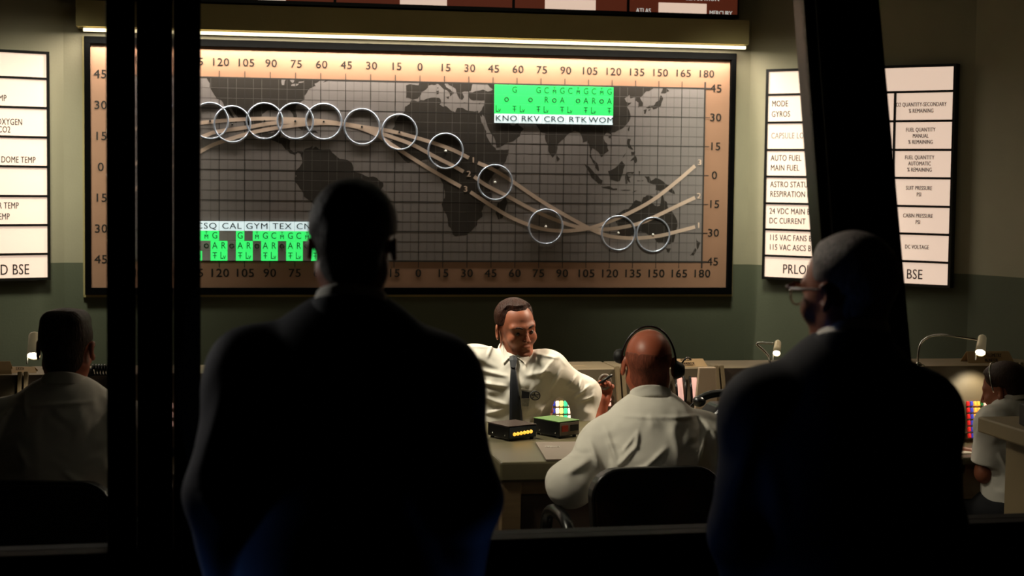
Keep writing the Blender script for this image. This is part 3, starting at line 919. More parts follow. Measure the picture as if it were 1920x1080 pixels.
wheres = ['at the left end of the row, beside the small oxygen sign', 'behind the crew-cut man, under the surgeon card', 'hidden behind the black double post', 'just right of the black double post',
          'behind the shoulder of the left officer', 'behind the head of the left officer', 'with white and teal lit buttons, under the raised elbow',
          'with dark knobs over pale strips beside the bald man', 'with a dark brown recess behind the black telephone', 'hidden behind the silver-haired officer', 'lit by the gooseneck lamp, with red and amber buttons', 'at the right edge behind the headset man']
for i in range(len(bounds) - 1):
    lab = 'cream operator console ' + wheres[i]
    btn = []
    rec = ind = False
    if i == 6:
        for r_ in range(4):
            for c_, col_ in enumerate(('white', 'yellow', 'teal', 'white')):
                x, z = bpos(i, 1045 + c_ * 7.6, 757 + r_ * 13.5)
                btn.append((col_, x, z, (.0145, .024)))
            x, z = bpos(i, 1038.5, 757 + r_ * 13.5); btn.append(('blue', x, z, (.010, .02)))
        for r_ in range(3):
            for c_, col_ in enumerate(('amber', 'green', 'pink', 'pink')):
                x, z = bpos(i, 1128 + c_ * 5.1 + (0 if c_ < 2 else 0), 739 + r_ * 9.6)
                btn.append((col_, x, z, (.0095, .015)))
    if i == 7: ind = True
    if i in (8, 1): rec = True
    if i == 10:
        for r_ in range(6):
            for c_, col_ in enumerate(('red', 'blue', 'amber', 'amber', 'green', 'pink')):
                x, z = bpos(i, 1814.5 + c_ * 6.5 + r_ * .6, 757 + r_ * 12)
                btn.append((col_, x, z, (.0125, .021)))
    if i in (2, 3, 5):
        for r_ in range(3):
            for c_, col_ in enumerate(('white', 'amber', 'green', 'pink')):
                btn.append((col_, .12 + c_ * .028, .10 + r_ * .04, (.016, .022)))
    console(i, lab, btn, rec, ind)

# pale angled side partition next to the indicator console, standing on the desk shelf
s, z = FM.loc(1322, 760, 1.58)
pr_ = thing('partition_panel', 'pale upright divider panel beside the dark knobs, right of the bald man', 'panel', root_matrix(FM, s, .79, 1.58))
MB().prism([(-.064, 0), (.058, 0), (.046, .365), (-.034, .365)], -.012, .012).build('board', mat('pale_partition', (196, 172, 146), .6, var=.04), pr_, bev=.004)
MB().box((-.06, -.03, 0), (.055, .03, .012)).build('foot', M_CREAM, pr_)


# tent cards on the ledge
def card(px0, px1, ptop, label, lines=(), off=1.38, lean_=.05, hh=None, lx_=0.0):
    s0, z1 = FM.loc(px0, ptop, off); s1 = FM.loc(px1, ptop, off)[0]
    w = s1 - s0; h = z1 - LEDGE
    r = thing('name_card', label, 'card', root_matrix(FM, (s0 + s1) / 2, LEDGE + .0005, off), group='name cards on the console ledge')
    f = MB()
    t_ = .002
    f.prism([(-w / 2 - .012, 0), (w / 2 + .012, 0), (w / 2, h), (-w / 2, h)], -t_, 0, Matrix.Translation((0, -.045, 0)) @ Matrix(((1, 0, 0, 0), (0, 1, .04 / h, 0), (0, 0, 1, 0), (0, 0, 0, 1))))
    f.prism([(-w / 2 - .012, 0), (w / 2 + .012, 0), (w / 2, h), (-w / 2, h)], -t_, 0, Matrix.Translation((0, .04, 0)) @ Matrix(((1, 0, 0, 0), (0, 1, -.04 / h, 0), (0, 0, 1, 0), (0, 0, 0, 1))))
    f.build('card', M_CARD, r)
    if lines:
        t_ = MB()
        for body, zf, hf, xo in lines:
            text_into(t_, body, xo, h * zf, h * hf, .8, y=0, weight=.03)
        o = t_.build('lettering', M_CARDINK, r)
        o.matrix_local = Matrix.Translation((0, -.0485, 0)) @ Matrix(((1, 0, 0, 0), (0, 1, .04 / h, 0), (0, 0, 1, 0), (0, 0, 0, 1)))
    return r


card(24, 65, 688, 'low name card reading SURGEON beside the crew-cut man', (('SURGEON', .42, .3, -.012),))
card(-38, 19, 678, 'blank tall name card at the left edge beside the SURGEON card', (), 1.42)
card(1240, 1317, 673, 'name card reading SPACECRAFT SYSTEM MONITOR behind the bald man', (('SPACECRAFT', .66, .24, .01), ('SYSTEM MONITOR', .3, .24, .01)))
card(1812, 1890, 659, 'lamp-lit name card reading TELEMETRY MONITOR under the gooseneck lamp', (('T/M TELEMETRY', .56, .26, .0), ('MONITOR', .2, .24, .0)), 1.34)
card(1072, 1095, 693, 'sliver of a small name card behind the raised elbow', (), 1.38)


# gooseneck desk lamps
def lamp(label, base, path, shade_top, shade_bot, r0, r1, power, D):
    """all in photo pixels; D depth"""
    bp = P(*base, D); bp.z = LEDGE
    root = thing('desk_lamp', label, 'lamp', Matrix.Translation(bp), group='gooseneck lamps on the console ledge')
    MB().lathe([(0, 0), (.028, 0), (.028, .006), (.012, .014), (.008, .02), (0, .02)]).build('base', M_CHROME, root, smooth=True)
    pts = [Vector((0, 0, .01))] + [P(x, y, D + dd) - bp for x, y, dd in path]
    MB().tube(smooth_path([tuple(p) for p in pts], 6), .0055, 10).build('gooseneck', M_CHROME, root, smooth=True)
    a_ = P(*shade_top, D + .012) - bp; b_ = P(*shade_bot, D - .052) - bp
    ax = (a_ - b_)
    h = ax.length
    q = ax.normalized().to_track_quat('Z', 'Y').to_matrix().to_4x4()
    M = Matrix.Translation(b_) @ q
    MB().lathe([(r1 * .94, .002), (r1, 0), (r0 + (r1 - r0) * .5, h * .5), (r0, h - .006), (r0 * .9, h), (.006, h), (.006, h + .012), (0, h + .014)], M, 28).build('lamp_shade', M_LAMP, root, smooth=True)
    MB().lathe([(r1 * .9, .012), (r1 * .9, .006), (0, -.004)], M, 28).build('bulb', M_BULB, root, smooth=True)
    MB().tube([b_ + Vector((-r1 * .9, -.004, 0)), b_ + Vector((-r1 * .95, -.006, -.032))], .003, 8).build('switch', M_DOT, root, smooth=True)
    l = bpy.data.lights.new('lamp_light', 'SPOT'); l.energy = power; l.color = (1, .83, .62); l.spot_size = math.radians(104); l.spot_blend = .6; l.shadow_soft_size = .02
    lo = bpy.data.objects.new('lamp_light', l); COL.objects.link(lo)
    lo.matrix_world = Matrix.Translation(bp + b_ - ax.normalized() * .012 + Vector((0, 0, -.012)))
    return root


lamp('cream gooseneck lamp shining on the console beside the headset man', (1722, 684), [(1721, 668, 0), (1726, 645, 0), (1741, 632, -.01), (1765, 628, -.03), (1800, 632, -.06), (1833, 637, -.08)], (1842, 632), (1838, 662), .020, .0245, 7, 7.98)
lamp('small cream lamp peeking over the right officer shoulder', (1445, 690), [(1443, 678, 0), (1441, 668, .01), (1430, 656, .02), (1419, 646, .02), (1426, 643, .02), (1450, 644, 0)], (1458.5, 642), (1456, 663), .0155, .0175, .5, 7.75)
lamp('cream lamp shade left of the crew-cut man head', (118, 704), [(118, 690, .1), (112, 650, .1), (100, 632, .06), (85, 632, .03), (66, 634, 0)], (66, 628), (63, 668), .027, .0275, .9, 7.15)

# coiled black headset lying on the ledge behind the crew-cut man
c0 = P(182, 703, 7.2); c0.z = LEDGE
hs = thing('coiled_headset', 'black headset with coiled cord lying on the ledge right of the crew-cut man', 'headset', Matrix.Translation(c0))
pts = []
for k in range(110):
    a_ = k * .55
    pts.append((-.03 + .0011 * k, .02 * math.sin(a_ * .05), .028 + .0) if False else (-.02 + .0011 * k, .025 * math.cos(a_), .027 + .022 * math.sin(a_)))
MB().tube(pts, .004, 6).build('coiled_cord', M_BLACK, hs, smooth=True)
MB().lathe([(0, 0), (.035, 0), (.038, .012), (.03, .03), (0, .034)], None, 20).build('ear_cup', M_BLACKMATT, hs, smooth=True).location = (-.05, 0, .002)

# ------------------------------------------------------------------ the desk in the middle
TZ = 1.008
tl = P(938, 868, 5.92); tl.z = 0
FT = Frame(tl, tl + FM.u)                     # front edge runs parallel to the window
tb = thing('flat_top_desk', 'beige flat-topped desk carrying two black boxes in front of the man in the tie', 'desk', FT.M)
tw, td = 1.58, 1.0
MB().box((0, 0, TZ - .07), (tw, td, TZ)).build('desk_top', M_DESK, tb, bev=.008)
MB().box((.03, .04, .33), (.44, td - .05, TZ - .07)).build('pedestal', M_RECESS, tb)
MB().box((tw - .44, .04, .33), (tw - .03, td - .05, TZ - .07)).build('pedestal', M_RECESS, tb)
for x_ in (.03, tw - .10):
    for y_ in (.015, td - .08):
        MB().box((x_ - .02, y_, .25), (x_ + .05, y_ + .06, TZ - .07)).build('leg', M_DESKSIDE, tb, bev=.003)
MB().box((0.06, .03, TZ - .12), (tw - .06, .05, TZ - .07)).build('apron', M_DESKSIDE, tb)


def on_table(px, py):
    r_ = ray(px, py); t_ = (TZ - CAMZ) / r_.z
    return CAMLOC + r_ * t_


def instrument(name, label, front, yaw, wr, wl, h, lid, face):
    p = on_table(*front)
    M = Matrix.Translation(p) @ Matrix.Rotation(yaw, 4, 'Z')
    r = thing(name, label, 'instrument', M)
    # local x along the readout face, local y along the left flank
    MB().box((0, 0, .008), (wr, wl, h - .004)).build('case', M_BLACK, r, bev=.002)
    MB().box((-.001, -.001, h - .0035), (wr + .001, wl + .001, h)).build('lid', lid, r, bev=.001)
    MB().box((.004, -.003, .012), (wr - .004, 0.0, h - .006)).build('face_plate', face, r)
    for x_ in (.012, wr - .012):
        for y_ in (.015, wl - .015):
            MB().lathe([(0, 0), (.008, 0), (.007, .009), (0, .009)], Matrix.Translation((x_, y_, 0)), 12).build('foot', M_BLACKMATT, r)
    for y_ in (.02, wl * .75):
        MB().sphere((-.001, y_, .02), .003, 6).build('screw', M_CHROME, r, smooth=True)
    return r


ck = instrument('digital_clock', 'black box with glowing amber digits on the left end of the desk', (953, 828), math.radians(36), .132, .135, .058, M_BROWNTOP, M_BLUEFACE)
for k in range(6):
    x_ = .026 + k * .0155
    M = Matrix.Translation((x_, -.0035, .026 + .0010 * k)) @ Matrix.Rotation(math.pi / 2, 4, 'X')
    MB().lathe([(0, 0), (.0072, 0), (.0066, .003), (0, .0042)], M, 14).build('digit_tube', M_NIXIE, ck, smooth=True)
bx = instrument('readout_box', 'black box with green lid and dark red window behind the amber digit clock', (1048, 823), math.radians(40), .104, .15, .066, M_GREENTOP, M_GREYFACE)
MB().box((.012, -.006, .026), (.042, -.002, .050)).build('red_window', M_REDWIN, bx)
MB().box((.056, -.006, .026), (.094, -.002, .050)).build('dark_window', M_BLACK, bx)

fp = on_table(1024, 865)
fd = thing('folder', 'grey-brown folder lying at the front edge of the desk', 'folder', Matrix.Translation(fp))
q = [Vector(on_table(*v)) - fp for v in ((1024, 865), (1130, 862), (1100, 831), (1004, 832))]
f = MB(); f.prism([(v.x, -v.y) for v in q], 0, .006, Matrix(((1, 0, 0, 0), (0, 0, -1, 0), (0, 1, 0, .001), (0, 0, 0, 1)))); f.build('cover', M_FOLDER, fd, bev=.001)
f = MB(); f.prism([((v.x) * .99 + .003, -v.y * .99 - .002) for v in q], 0, .005, Matrix(((1, 0, 0, 0), (0, 0, -1, 0), (0, 1, 0, .0), (0, 0, 0, 1)))); f.build('pages', M_BLACKMATT, fd)
f = MB(); text_into(f, 'MISSION', 0, 0, .010, 1.0, y=0)
o = f.build('lettering', M_WHITEINK, fd); o.matrix_local = Matrix.Translation(Vector(on_table(1035.5, 842)) - fp + Vector((0, 0, .009))) @ Matrix.Rotation(-math.pi / 2, 4, 'X')

# black telephone
tp = on_table(1362, 800)
ph_ = thing('telephone', 'glossy black desk telephone at the right end of the desk behind the bald man', 'telephone', Matrix.Translation(tp) @ Matrix.Rotation(math.radians(12), 4, 'Z'))
MB().prism([(-.105, 0), (.105, 0), (.095, .05), (.05, .095), (-.05, .095), (-.095, .05)], -.09, .09).build('body', M_BLACK, ph_, bev=.014)
MB().lathe([(0, 0), (.045, 0), (.045, .006), (0, .010)], Matrix.Translation((0, -.088, .05)) @ Matrix.Rotation(math.pi / 2, 4, 'X'), 24).build('dial', M_BLACKMATT, ph_, smooth=True)
f = MB().tube(smooth_path([(-.12, 0, .112), (-.07, 0, .132), (0, 0, .138), (.07, 0, .132), (.12, 0, .112)], 5), .016, 12)
f.sphere((-.118, 0, .105), .028, 10, (1, 1, .8)).sphere((.118, 0, .105), .028, 10, (1, 1, .8)); f.build('handset', M_BLACK, ph_, smooth=True)
f = MB().tube(smooth_path([(-.14, 0, .10), (-.17, .01, .07), (-.22, .03, .06), (-.26, .05, .02), (-.30, .08, .004)], 6), .004, 8); f.build('cord', M_BLACK, ph_, smooth=True)

# console end at the right, seen from its flank
c1 = P(1833, 781, 6.0); c2 = P(1922, 809, 5.66); c1.z = c2.z = 0
FE = Frame(c2, c1)          # x runs away from the camera along the visible flank; +y is to its left, so the body lies at y < 0
ctop = P(1833, 781, 6.0).z
cn = thing('console_unit', 'large cream console end at the right edge in front of the headset man', 'console', FE.M)
L_ = FE.L
MB().box((-.9, -.9, ctop - .055), (L_, 0, ctop)).build('top_slab', M_CREAM, cn, bev=.006)
MB().box((-.9, -.88, 0.25), (L_ - .05, -.085, ctop - .055)).build('cabinet', M_CREAM, cn, bev=.004)
sp = P(1921, 772, 5.75); 
bxr = thing('speaker_box', 'small black box standing on the cream console end at the right edge', 'box', Matrix.Translation((1.79, 5.72, ctop)) )
MB().box((-.04, -.05, .0), (.12, .06, .075)).build('case', M_BLACKMATT, bxr, bev=.004)
MB().box((-.025, -.054, .012), (.105, -.05, .063)).build('grille', M_BLACK, bxr)


# ------------------------------------------------------------------ chairs
def chair(label, back_px, D, zseat, yaw=0.0, wid=.5, arms=True, top=None):
    """office armchair seen from behind: back_px = (x centre, y top) of its back"""
    t0 = P(back_px[0], back_px[1], D)
    base = Vector((t0.x, t0.y, .25))
    r = thing('office_chair', label, 'chair', Matrix.Translation(base) @ Matrix.Rotation(yaw, 4, 'Z'))
    H = t0.z - .25
    zs_ = zseat - .25
    w = wid / 2
    rad = .085
    # upholstered back with rounded corners, slightly curved
    prof = []
    for sx, sgn in ((1, 1), (-1, -1)):
        for k in range(7):
            an = (math.pi / 2) * k / 6
            an = an if sx > 0 else math.pi / 2 + an
            prof.append((sx * (w - rad) + rad * math.cos(an), H - rad + rad * math.sin(an)))
    prof += [(-w + .02, zs_ + .06), (w - .02, zs_ + .06)]
    bm_ = MB().prism(prof, -.035, .03); bm_.build('backrest', M_VINYL, r, bev=.014, smooth=False)
    edge = [(x_, -.036, z_) for x_, z_ in prof[:14]]
    edge = [(w - .02, -.036, zs_ + .06)] + edge + [(-w + .02, -.036, zs_ + .06)]
    MB().tube(edge, .009, 8).build('back_piping', M_BLACK, r, smooth=True)
    MB().box((-w + .02, .03, zs_ - .06), (w - .02, .50, zs_ + .0)).build('seat', M_VINYL, r, bev=.025)
    if arms:
        for sg in (-1, 1):
            x_ = sg * (w + .045)
            pth = smooth_path([(x_ - sg * .03, .0, zs_ - .03), (x_, .02, zs_ + .08), (x_ + sg * .005, .07, zs_ + .185), (x_ + sg * .005, .16, zs_ + .215), (x_, .30, zs_ + .20), (x_ - sg * .005, .37, zs_ + .14), (x_ - sg * .01, .38, zs_ + .02), (x_ - sg * .04, .36, zs_ - .04)], 5)
            MB().tube(pth, .021, 12).build('armrest', M_BLACK, r, smooth=True)
    MB().tube([(0, .25, .09), (0, .25, zs_ - .06)], .028, 12).build('gas_column', M_CHROME, r, smooth=True)
    for k in range(5):
        a_ = k * 2 * math.pi / 5
        MB().tube([(0, .25, .10), (.27 * math.cos(a_), .25 + .27 * math.sin(a_), .065)], [.022, .014], 10).build('leg', M_BLACK, r, smooth=True)
        MB().sphere((.27 * math.cos(a_), .25 + .27 * math.sin(a_), .028), .028, 8).build('castor', M_BLACKMATT, r, smooth=True)
    return r


chair('black vinyl armchair with rounded back under the bald man', (1226, 877), 5.38, .70, 0.25, .42)
chair('black vinyl chair with wide back under the crew-cut man at left', (70, 903), 5.12, .72, 0, .46)


# ------------------------------------------------------------------ people: distance-field bodies meshed with surface nets
F32 = np.float32


def V3(v): return np.array((v[0], v[1], v[2]), F32)


def smin(a, b, k):
    if k <= 0: return np.minimum(a, b)
    h = np.maximum(k - np.abs(a - b), 0) / k
    return np.minimum(a, b) - h * h * k * F32(.25)


def smax(a, b, k): return -smin(-a, -b, k)


def cap(p, a, b, r1, r2):
    a = V3(a); b = V3(b); ba = b - a
    pa = p - a
    t = np.clip(pa @ ba / max(float(ba @ ba), 1e-9), 0, 1)
    d = pa - t[:, None] * ba
    return np.sqrt(np.einsum('ij,ij->i', d, d)) - (F32(r1) + F32(r2 - r1) * t)


def ell(p, c, r, R=None):
    q = p - V3(c)
    if R is not None: q = q @ R
    r = V3(r)
    k0 = np.linalg.norm(q / r, axis=1); k1 = np.linalg.norm(q / (r * r), axis=1) + F32(1e-6)
    return k0 * (k0 - 1) / k1


def rbox(p, c, half, rad, R=None):
    q = p - V3(c)
    if R is not None: q = q @ R
    q = np.abs(q) - (V3(half) - F32(rad))
    return np.linalg.norm(np.maximum(q, 0), axis=1) + np.minimum(q.max(axis=1), 0) - F32(rad)


def wob(p, s, seed=0):
    """smooth warped noise, about -1..1"""
    rng = np.random.RandomState(seed)
    out = 0
    w = p * F32(s)
    w = w + F32(.7) * np.sin(w[:, [1, 2, 0]] * F32(.8) + rng.rand(3).astype(F32) * 6)
    for i in range(4):
        k = rng.randn(3).astype(F32); k /= np.linalg.norm(k)
        out = out + np.sin(w @ k * F32(1 + .5 * i) + F32(rng.rand() * 6)) / F32(1 + .5 * i)
    return out / F32(2.1)


def nets(fn, lo, hi, h):
    """surface of fn(points) < 0, evaluated only near the surface"""
    lo = np.array(lo, F32); hi = np.array(hi, F32)
    B = 8
    nb = np.ceil((hi - lo) / h / B).astype(int) + 1
    n = nb * B
    bi = np.stack(np.meshgrid(*[np.arange(k) for k in nb], indexing='ij'), -1).reshape(-1, 3)
    cen = (lo + (bi * B + (B - 1) / 2) * h).astype(F32)
    d = fn(cen)
    act = np.abs(d) < h * B * .87 * 1.25 + .03
    S4 = np.empty((nb[0], B, nb[1], B, nb[2], B), F32)
    S4[:] = np.where(d < 0, -1, 1).astype(F32).reshape(nb)[:, None, :, None, :, None]
    loc = np.stack(np.meshgrid(*[np.arange(B)] * 3, indexing='ij'), -1).reshape(-1, 3)
    A = bi[act]
    for c in range(0, len(A), 700):
        a = A[c:c + 700]
        pts = (lo + ((a * B)[:, None, :] + loc[None]) * h).astype(F32).reshape(-1, 3)
        v = fn(pts).astype(F32).reshape(len(a), B, B, B)
        for q in range(len(a)):
            S4[a[q, 0], :, a[q, 1], :, a[q, 2], :] = v[q]
    S = S4.reshape(n)
    neg = S < 0
    cnt = np.zeros(n - 1, np.uint8)
    offs = [(i, j, k) for i in (0, 1) for j in (0, 1) for k in (0, 1)]
    for o in offs:
        cnt += neg[o[0]:n[0] - 1 + o[0], o[1]:n[1] - 1 + o[1], o[2]:n[2] - 1 + o[2]]
    ijk = np.argwhere((cnt > 0) & (cnt < 8))
    idx = np.full(n - 1, -1, np.int32)
    idx[ijk[:, 0], ijk[:, 1], ijk[:, 2]] = np.arange(len(ijk))
    C = np.stack([S[ijk[:, 0] + o[0], ijk[:, 1] + o[1], ijk[:, 2] + o[2]] for o in offs], 1)
    acc = np.zeros((len(ijk), 3), F32); num = np.zeros(len(ijk), F32)
    for a in range(8):
        for b in range(a + 1, 8):
            oa, ob = np.array(offs[a]), np.array(offs[b])
            if np.abs(oa - ob).sum() != 1: continue
            va, vb = C[:, a], C[:, b]
            cr = (va < 0) != (vb < 0)
            t = np.where(cr, va / np.where(cr, va - vb, 1), 0)
            acc += np.where(cr[:, None], oa + t[:, None] * (ob - oa), 0); num += cr
    verts = lo + (ijk + acc / num[:, None]) * h
    faces = []
    for ax in range(3):
        b, c = (ax + 1) % 3, (ax + 2) % 3
        sl0 = [slice(None)] * 3; sl1 = [slice(None)] * 3
        sl0[ax] = slice(0, n[ax] - 1); sl1[ax] = slice(1, n[ax])
        e = np.argwhere(neg[tuple(sl0)] != neg[tuple(sl1)])
        e = e[(e[:, b] > 0) & (e[:, c] > 0) & (e[:, b] < n[b] - 1) & (e[:, c] < n[c] - 1)]
        ins = neg[e[:, 0], e[:, 1], e[:, 2]]

        def g(db, dc):
            q = e.copy(); q[:, b] += db; q[:, c] += dc
            return idx[q[:, 0], q[:, 1], q[:, 2]]
        Q = np.stack([g(-1, -1), g(0, -1), g(0, 0), g(-1, 0)], 1)
        Q[~ins] = Q[~ins][:, ::-1]
        faces.append(Q)
    F = np.concatenate(faces)
    F = F[(F >= 0).all(1)]
    return verts.astype(np.float64), F


def mesh_from(name, verts, F, origin=(0, 0, 0)):
    me = bpy.data.meshes.new(name)
    me.vertices.add(len(verts)); me.vertices.foreach_set('co', (verts - np.array(origin)).astype(np.float32).ravel())
    me.loops.add(F.size); me.loops.foreach_set('vertex_index', F.astype(np.int32).ravel())
    me.polygons.add(len(F)); me.polygons.foreach_set('loop_start', np.arange(0, F.size, 4, dtype=np.int32))
    me.update(calc_edges=True)
    me.polygons.foreach_set('use_smooth', np.ones(len(F), bool))
    return me


def sdf_obj(name, fn, lo, hi, h, m, origin, parent=None, relax=1):
    v, F = nets(fn, lo, hi, h)
    for _ in range(relax):                       # one light smoothing pass takes the grid steps out
        E = np.concatenate([F[:, [0, 1]], F[:, [1, 2]], F[:, [2, 3]], F[:, [3, 0]]])
        s = np.zeros_like(v); c = np.zeros(len(v))
        for k in range(3):
            s[:, k] = np.bincount(E[:, 0], v[E[:, 1], k], len(v)) + np.bincount(E[:, 1], v[E[:, 0], k], len(v))
        c = np.bincount(E[:, 0], minlength=len(v)) + np.bincount(E[:, 1], minlength=len(v))
        v = v * .5 + .5 * s / np.maximum(c, 1)[:, None]
    me = mesh_from(name, v, F, origin)
    o = link(name, me, m, parent)
    return o


# ---- head in its own axes: x to the person's right-hand side of the picture when seen from behind, y forward, z up
def head_local(q, ear=1.0, jaw=1.0):
    x = np.abs(q[:, 0]); m = np.stack([x, q[:, 1], q[:, 2]], 1)
    d = ell(m, (0, -.012, .034), (.0765, .100, .086))
    d = smin(d, ell(m, (0, .020, -.034), (.062 * jaw, .068, .080)), .04)
    d = smin(d, cap(m, (.050 * jaw, -.010, -.050), (.016, .066, -.096), .020, .018), .03)
    d = smin(d, ell(m, (0, .076, -.100), (.018, .015, .016)), .02)
    d = smin(d, ell(m, (.043, .060, -.030), (.021, .020, .022)), .025)
    d = smin(d, cap(m, (.006, .086, .020), (.046, .070, .023), .010, .009), .02)
    d = smax(d, -ell(m, (.032, .106, -.001), (.021, .024, .016)), .014)
    d = smin(d, cap(m, (.017, .0855, .0085), (.046, .0735, .0065), .0060, .0050), .005)
    d = smin(d, cap(m, (.018, .083, -.011), (.044, .074, -.011), .0045, .004), .008)
    d = smin(d, cap(m, (0, .090, .012), (0, .1135, -.034), .0070, .0092), .012)
    d = smin(d, ell(m, (.0105, .099, -.037), (.0075, .010, .007)), .006)
    d = smax(d, -ell(m, (.007, .104, -.045), (.004, .006, .004)), .004)
    d = smin(d, ell(m, (0, .0815, -.063), (.022, .0095, .0055)), .009)
    d = smin(d, ell(m, (0, .0785, -.0755), (.018, .011, .006)), .010)
    d = smax(d, -cap(m, (0, .0955, -.0685), (.017, .0885, -.0690), .0022, .0016), .004)
    d = smax(d, -ell(m, (0, .096, -.086), (.016, .008, .006)), .010)
    if ear:
        ca, sa = math.cos(.35), math.sin(.35)
        R = np.array([[ca, sa, 0], [-sa, ca, 0], [0, 0, 1]], F32)
        e = ell(m, (.085, -.014, -.004), (.0075, .018 * ear, .032 * ear), R)
        e = smax(e, -ell(m, (.094, -.008, -.004), (.010, .010, .019), R), .005)
        d = smin(d, e, .007)
    return d


def hair_region(q, pts):
    zz = np.array([p[0] for p in pts], F32); yy = np.array([p[1] for p in pts], F32)
    return (q[:, 1] - np.interp(q[:, 2], zz, yy).astype(F32)) * F32(.75)


HAIRLINE = [(-.13, -.25), (-.10, -.11), (-.085, -.07), (-.06, -.045), (-.035, -.036), (-.010, -.038), (.012, -.036), (.022, -.022), (.027, .022), (.034, .036), (.055, .056), (.075, .070), (.090, .082), (.11, .14), (.15, .3)]
RECEDED = [(-.13, -.25), (-.10, -.11), (-.085, -.07), (-.06, -.045), (-.035, -.036), (-.010, -.038), (.012, -.036), (.022, -.022), (.027, .020), (.034, .030), (.06, .038), (.082, .056), (.095, .066), (.115, .10), (.15, .3)]


def hand_prims(w, d, n, side, curl=.5, s=1.0):
    """palm, four fingers and a thumb as capsules; w wrist, d pointing direction, n palm normal, side = +1/-1 thumb side"""
    w = Vector(w); d = Vector(d).normalized(); n = Vector(n); n = (n - d * n.dot(d)).normalized(); t = d.cross(n) * side
    out = []
    out.append((w, w + d * .045 * s, .026 * s, .028 * s))
    for i, (off_, ln) in enumerate(((.030, .072), (.010, .080), (-.010, .074), (-.028, .058))):
        k0 = w + d * .035 * s + t * off_ * .7 * s
        k1 = w + d * (.088 - .004 * abs(i - 1)) * s + t * off_ * s
        out.append((k0, k1, .014 * s, .0115 * s))
        dd = d; p = k1
        for j, f in enumerate((.45, .32, .23)):
            dd = (Matrix.Rotation(curl * (.55 + .25 * j), 3, (n.cross(d)).normalized()) @ dd) if True else dd
            q = p + dd * ln * f * s
            out.append((p, q, (.0102 - .001 * j) * s, (.0094 - .001 * j) * s)); p = q
    p = w + d * .022 * s + t * .024 * s
    q = p + (d * .6 + t * .75 + n * .15).normalized() * .042 * s
    r_ = q + (d * .9 + t * .15 + n * .35).normalized() * .032 * s
    e = r_ + (d * .9 + n * .3).normalized() * .026 * s
    out += [(p, q, .016 * s, .0125 * s), (q, r_, .0125 * s, .0105 * s), (r_, e, .0105 * s, .0088 * s)]
    return out


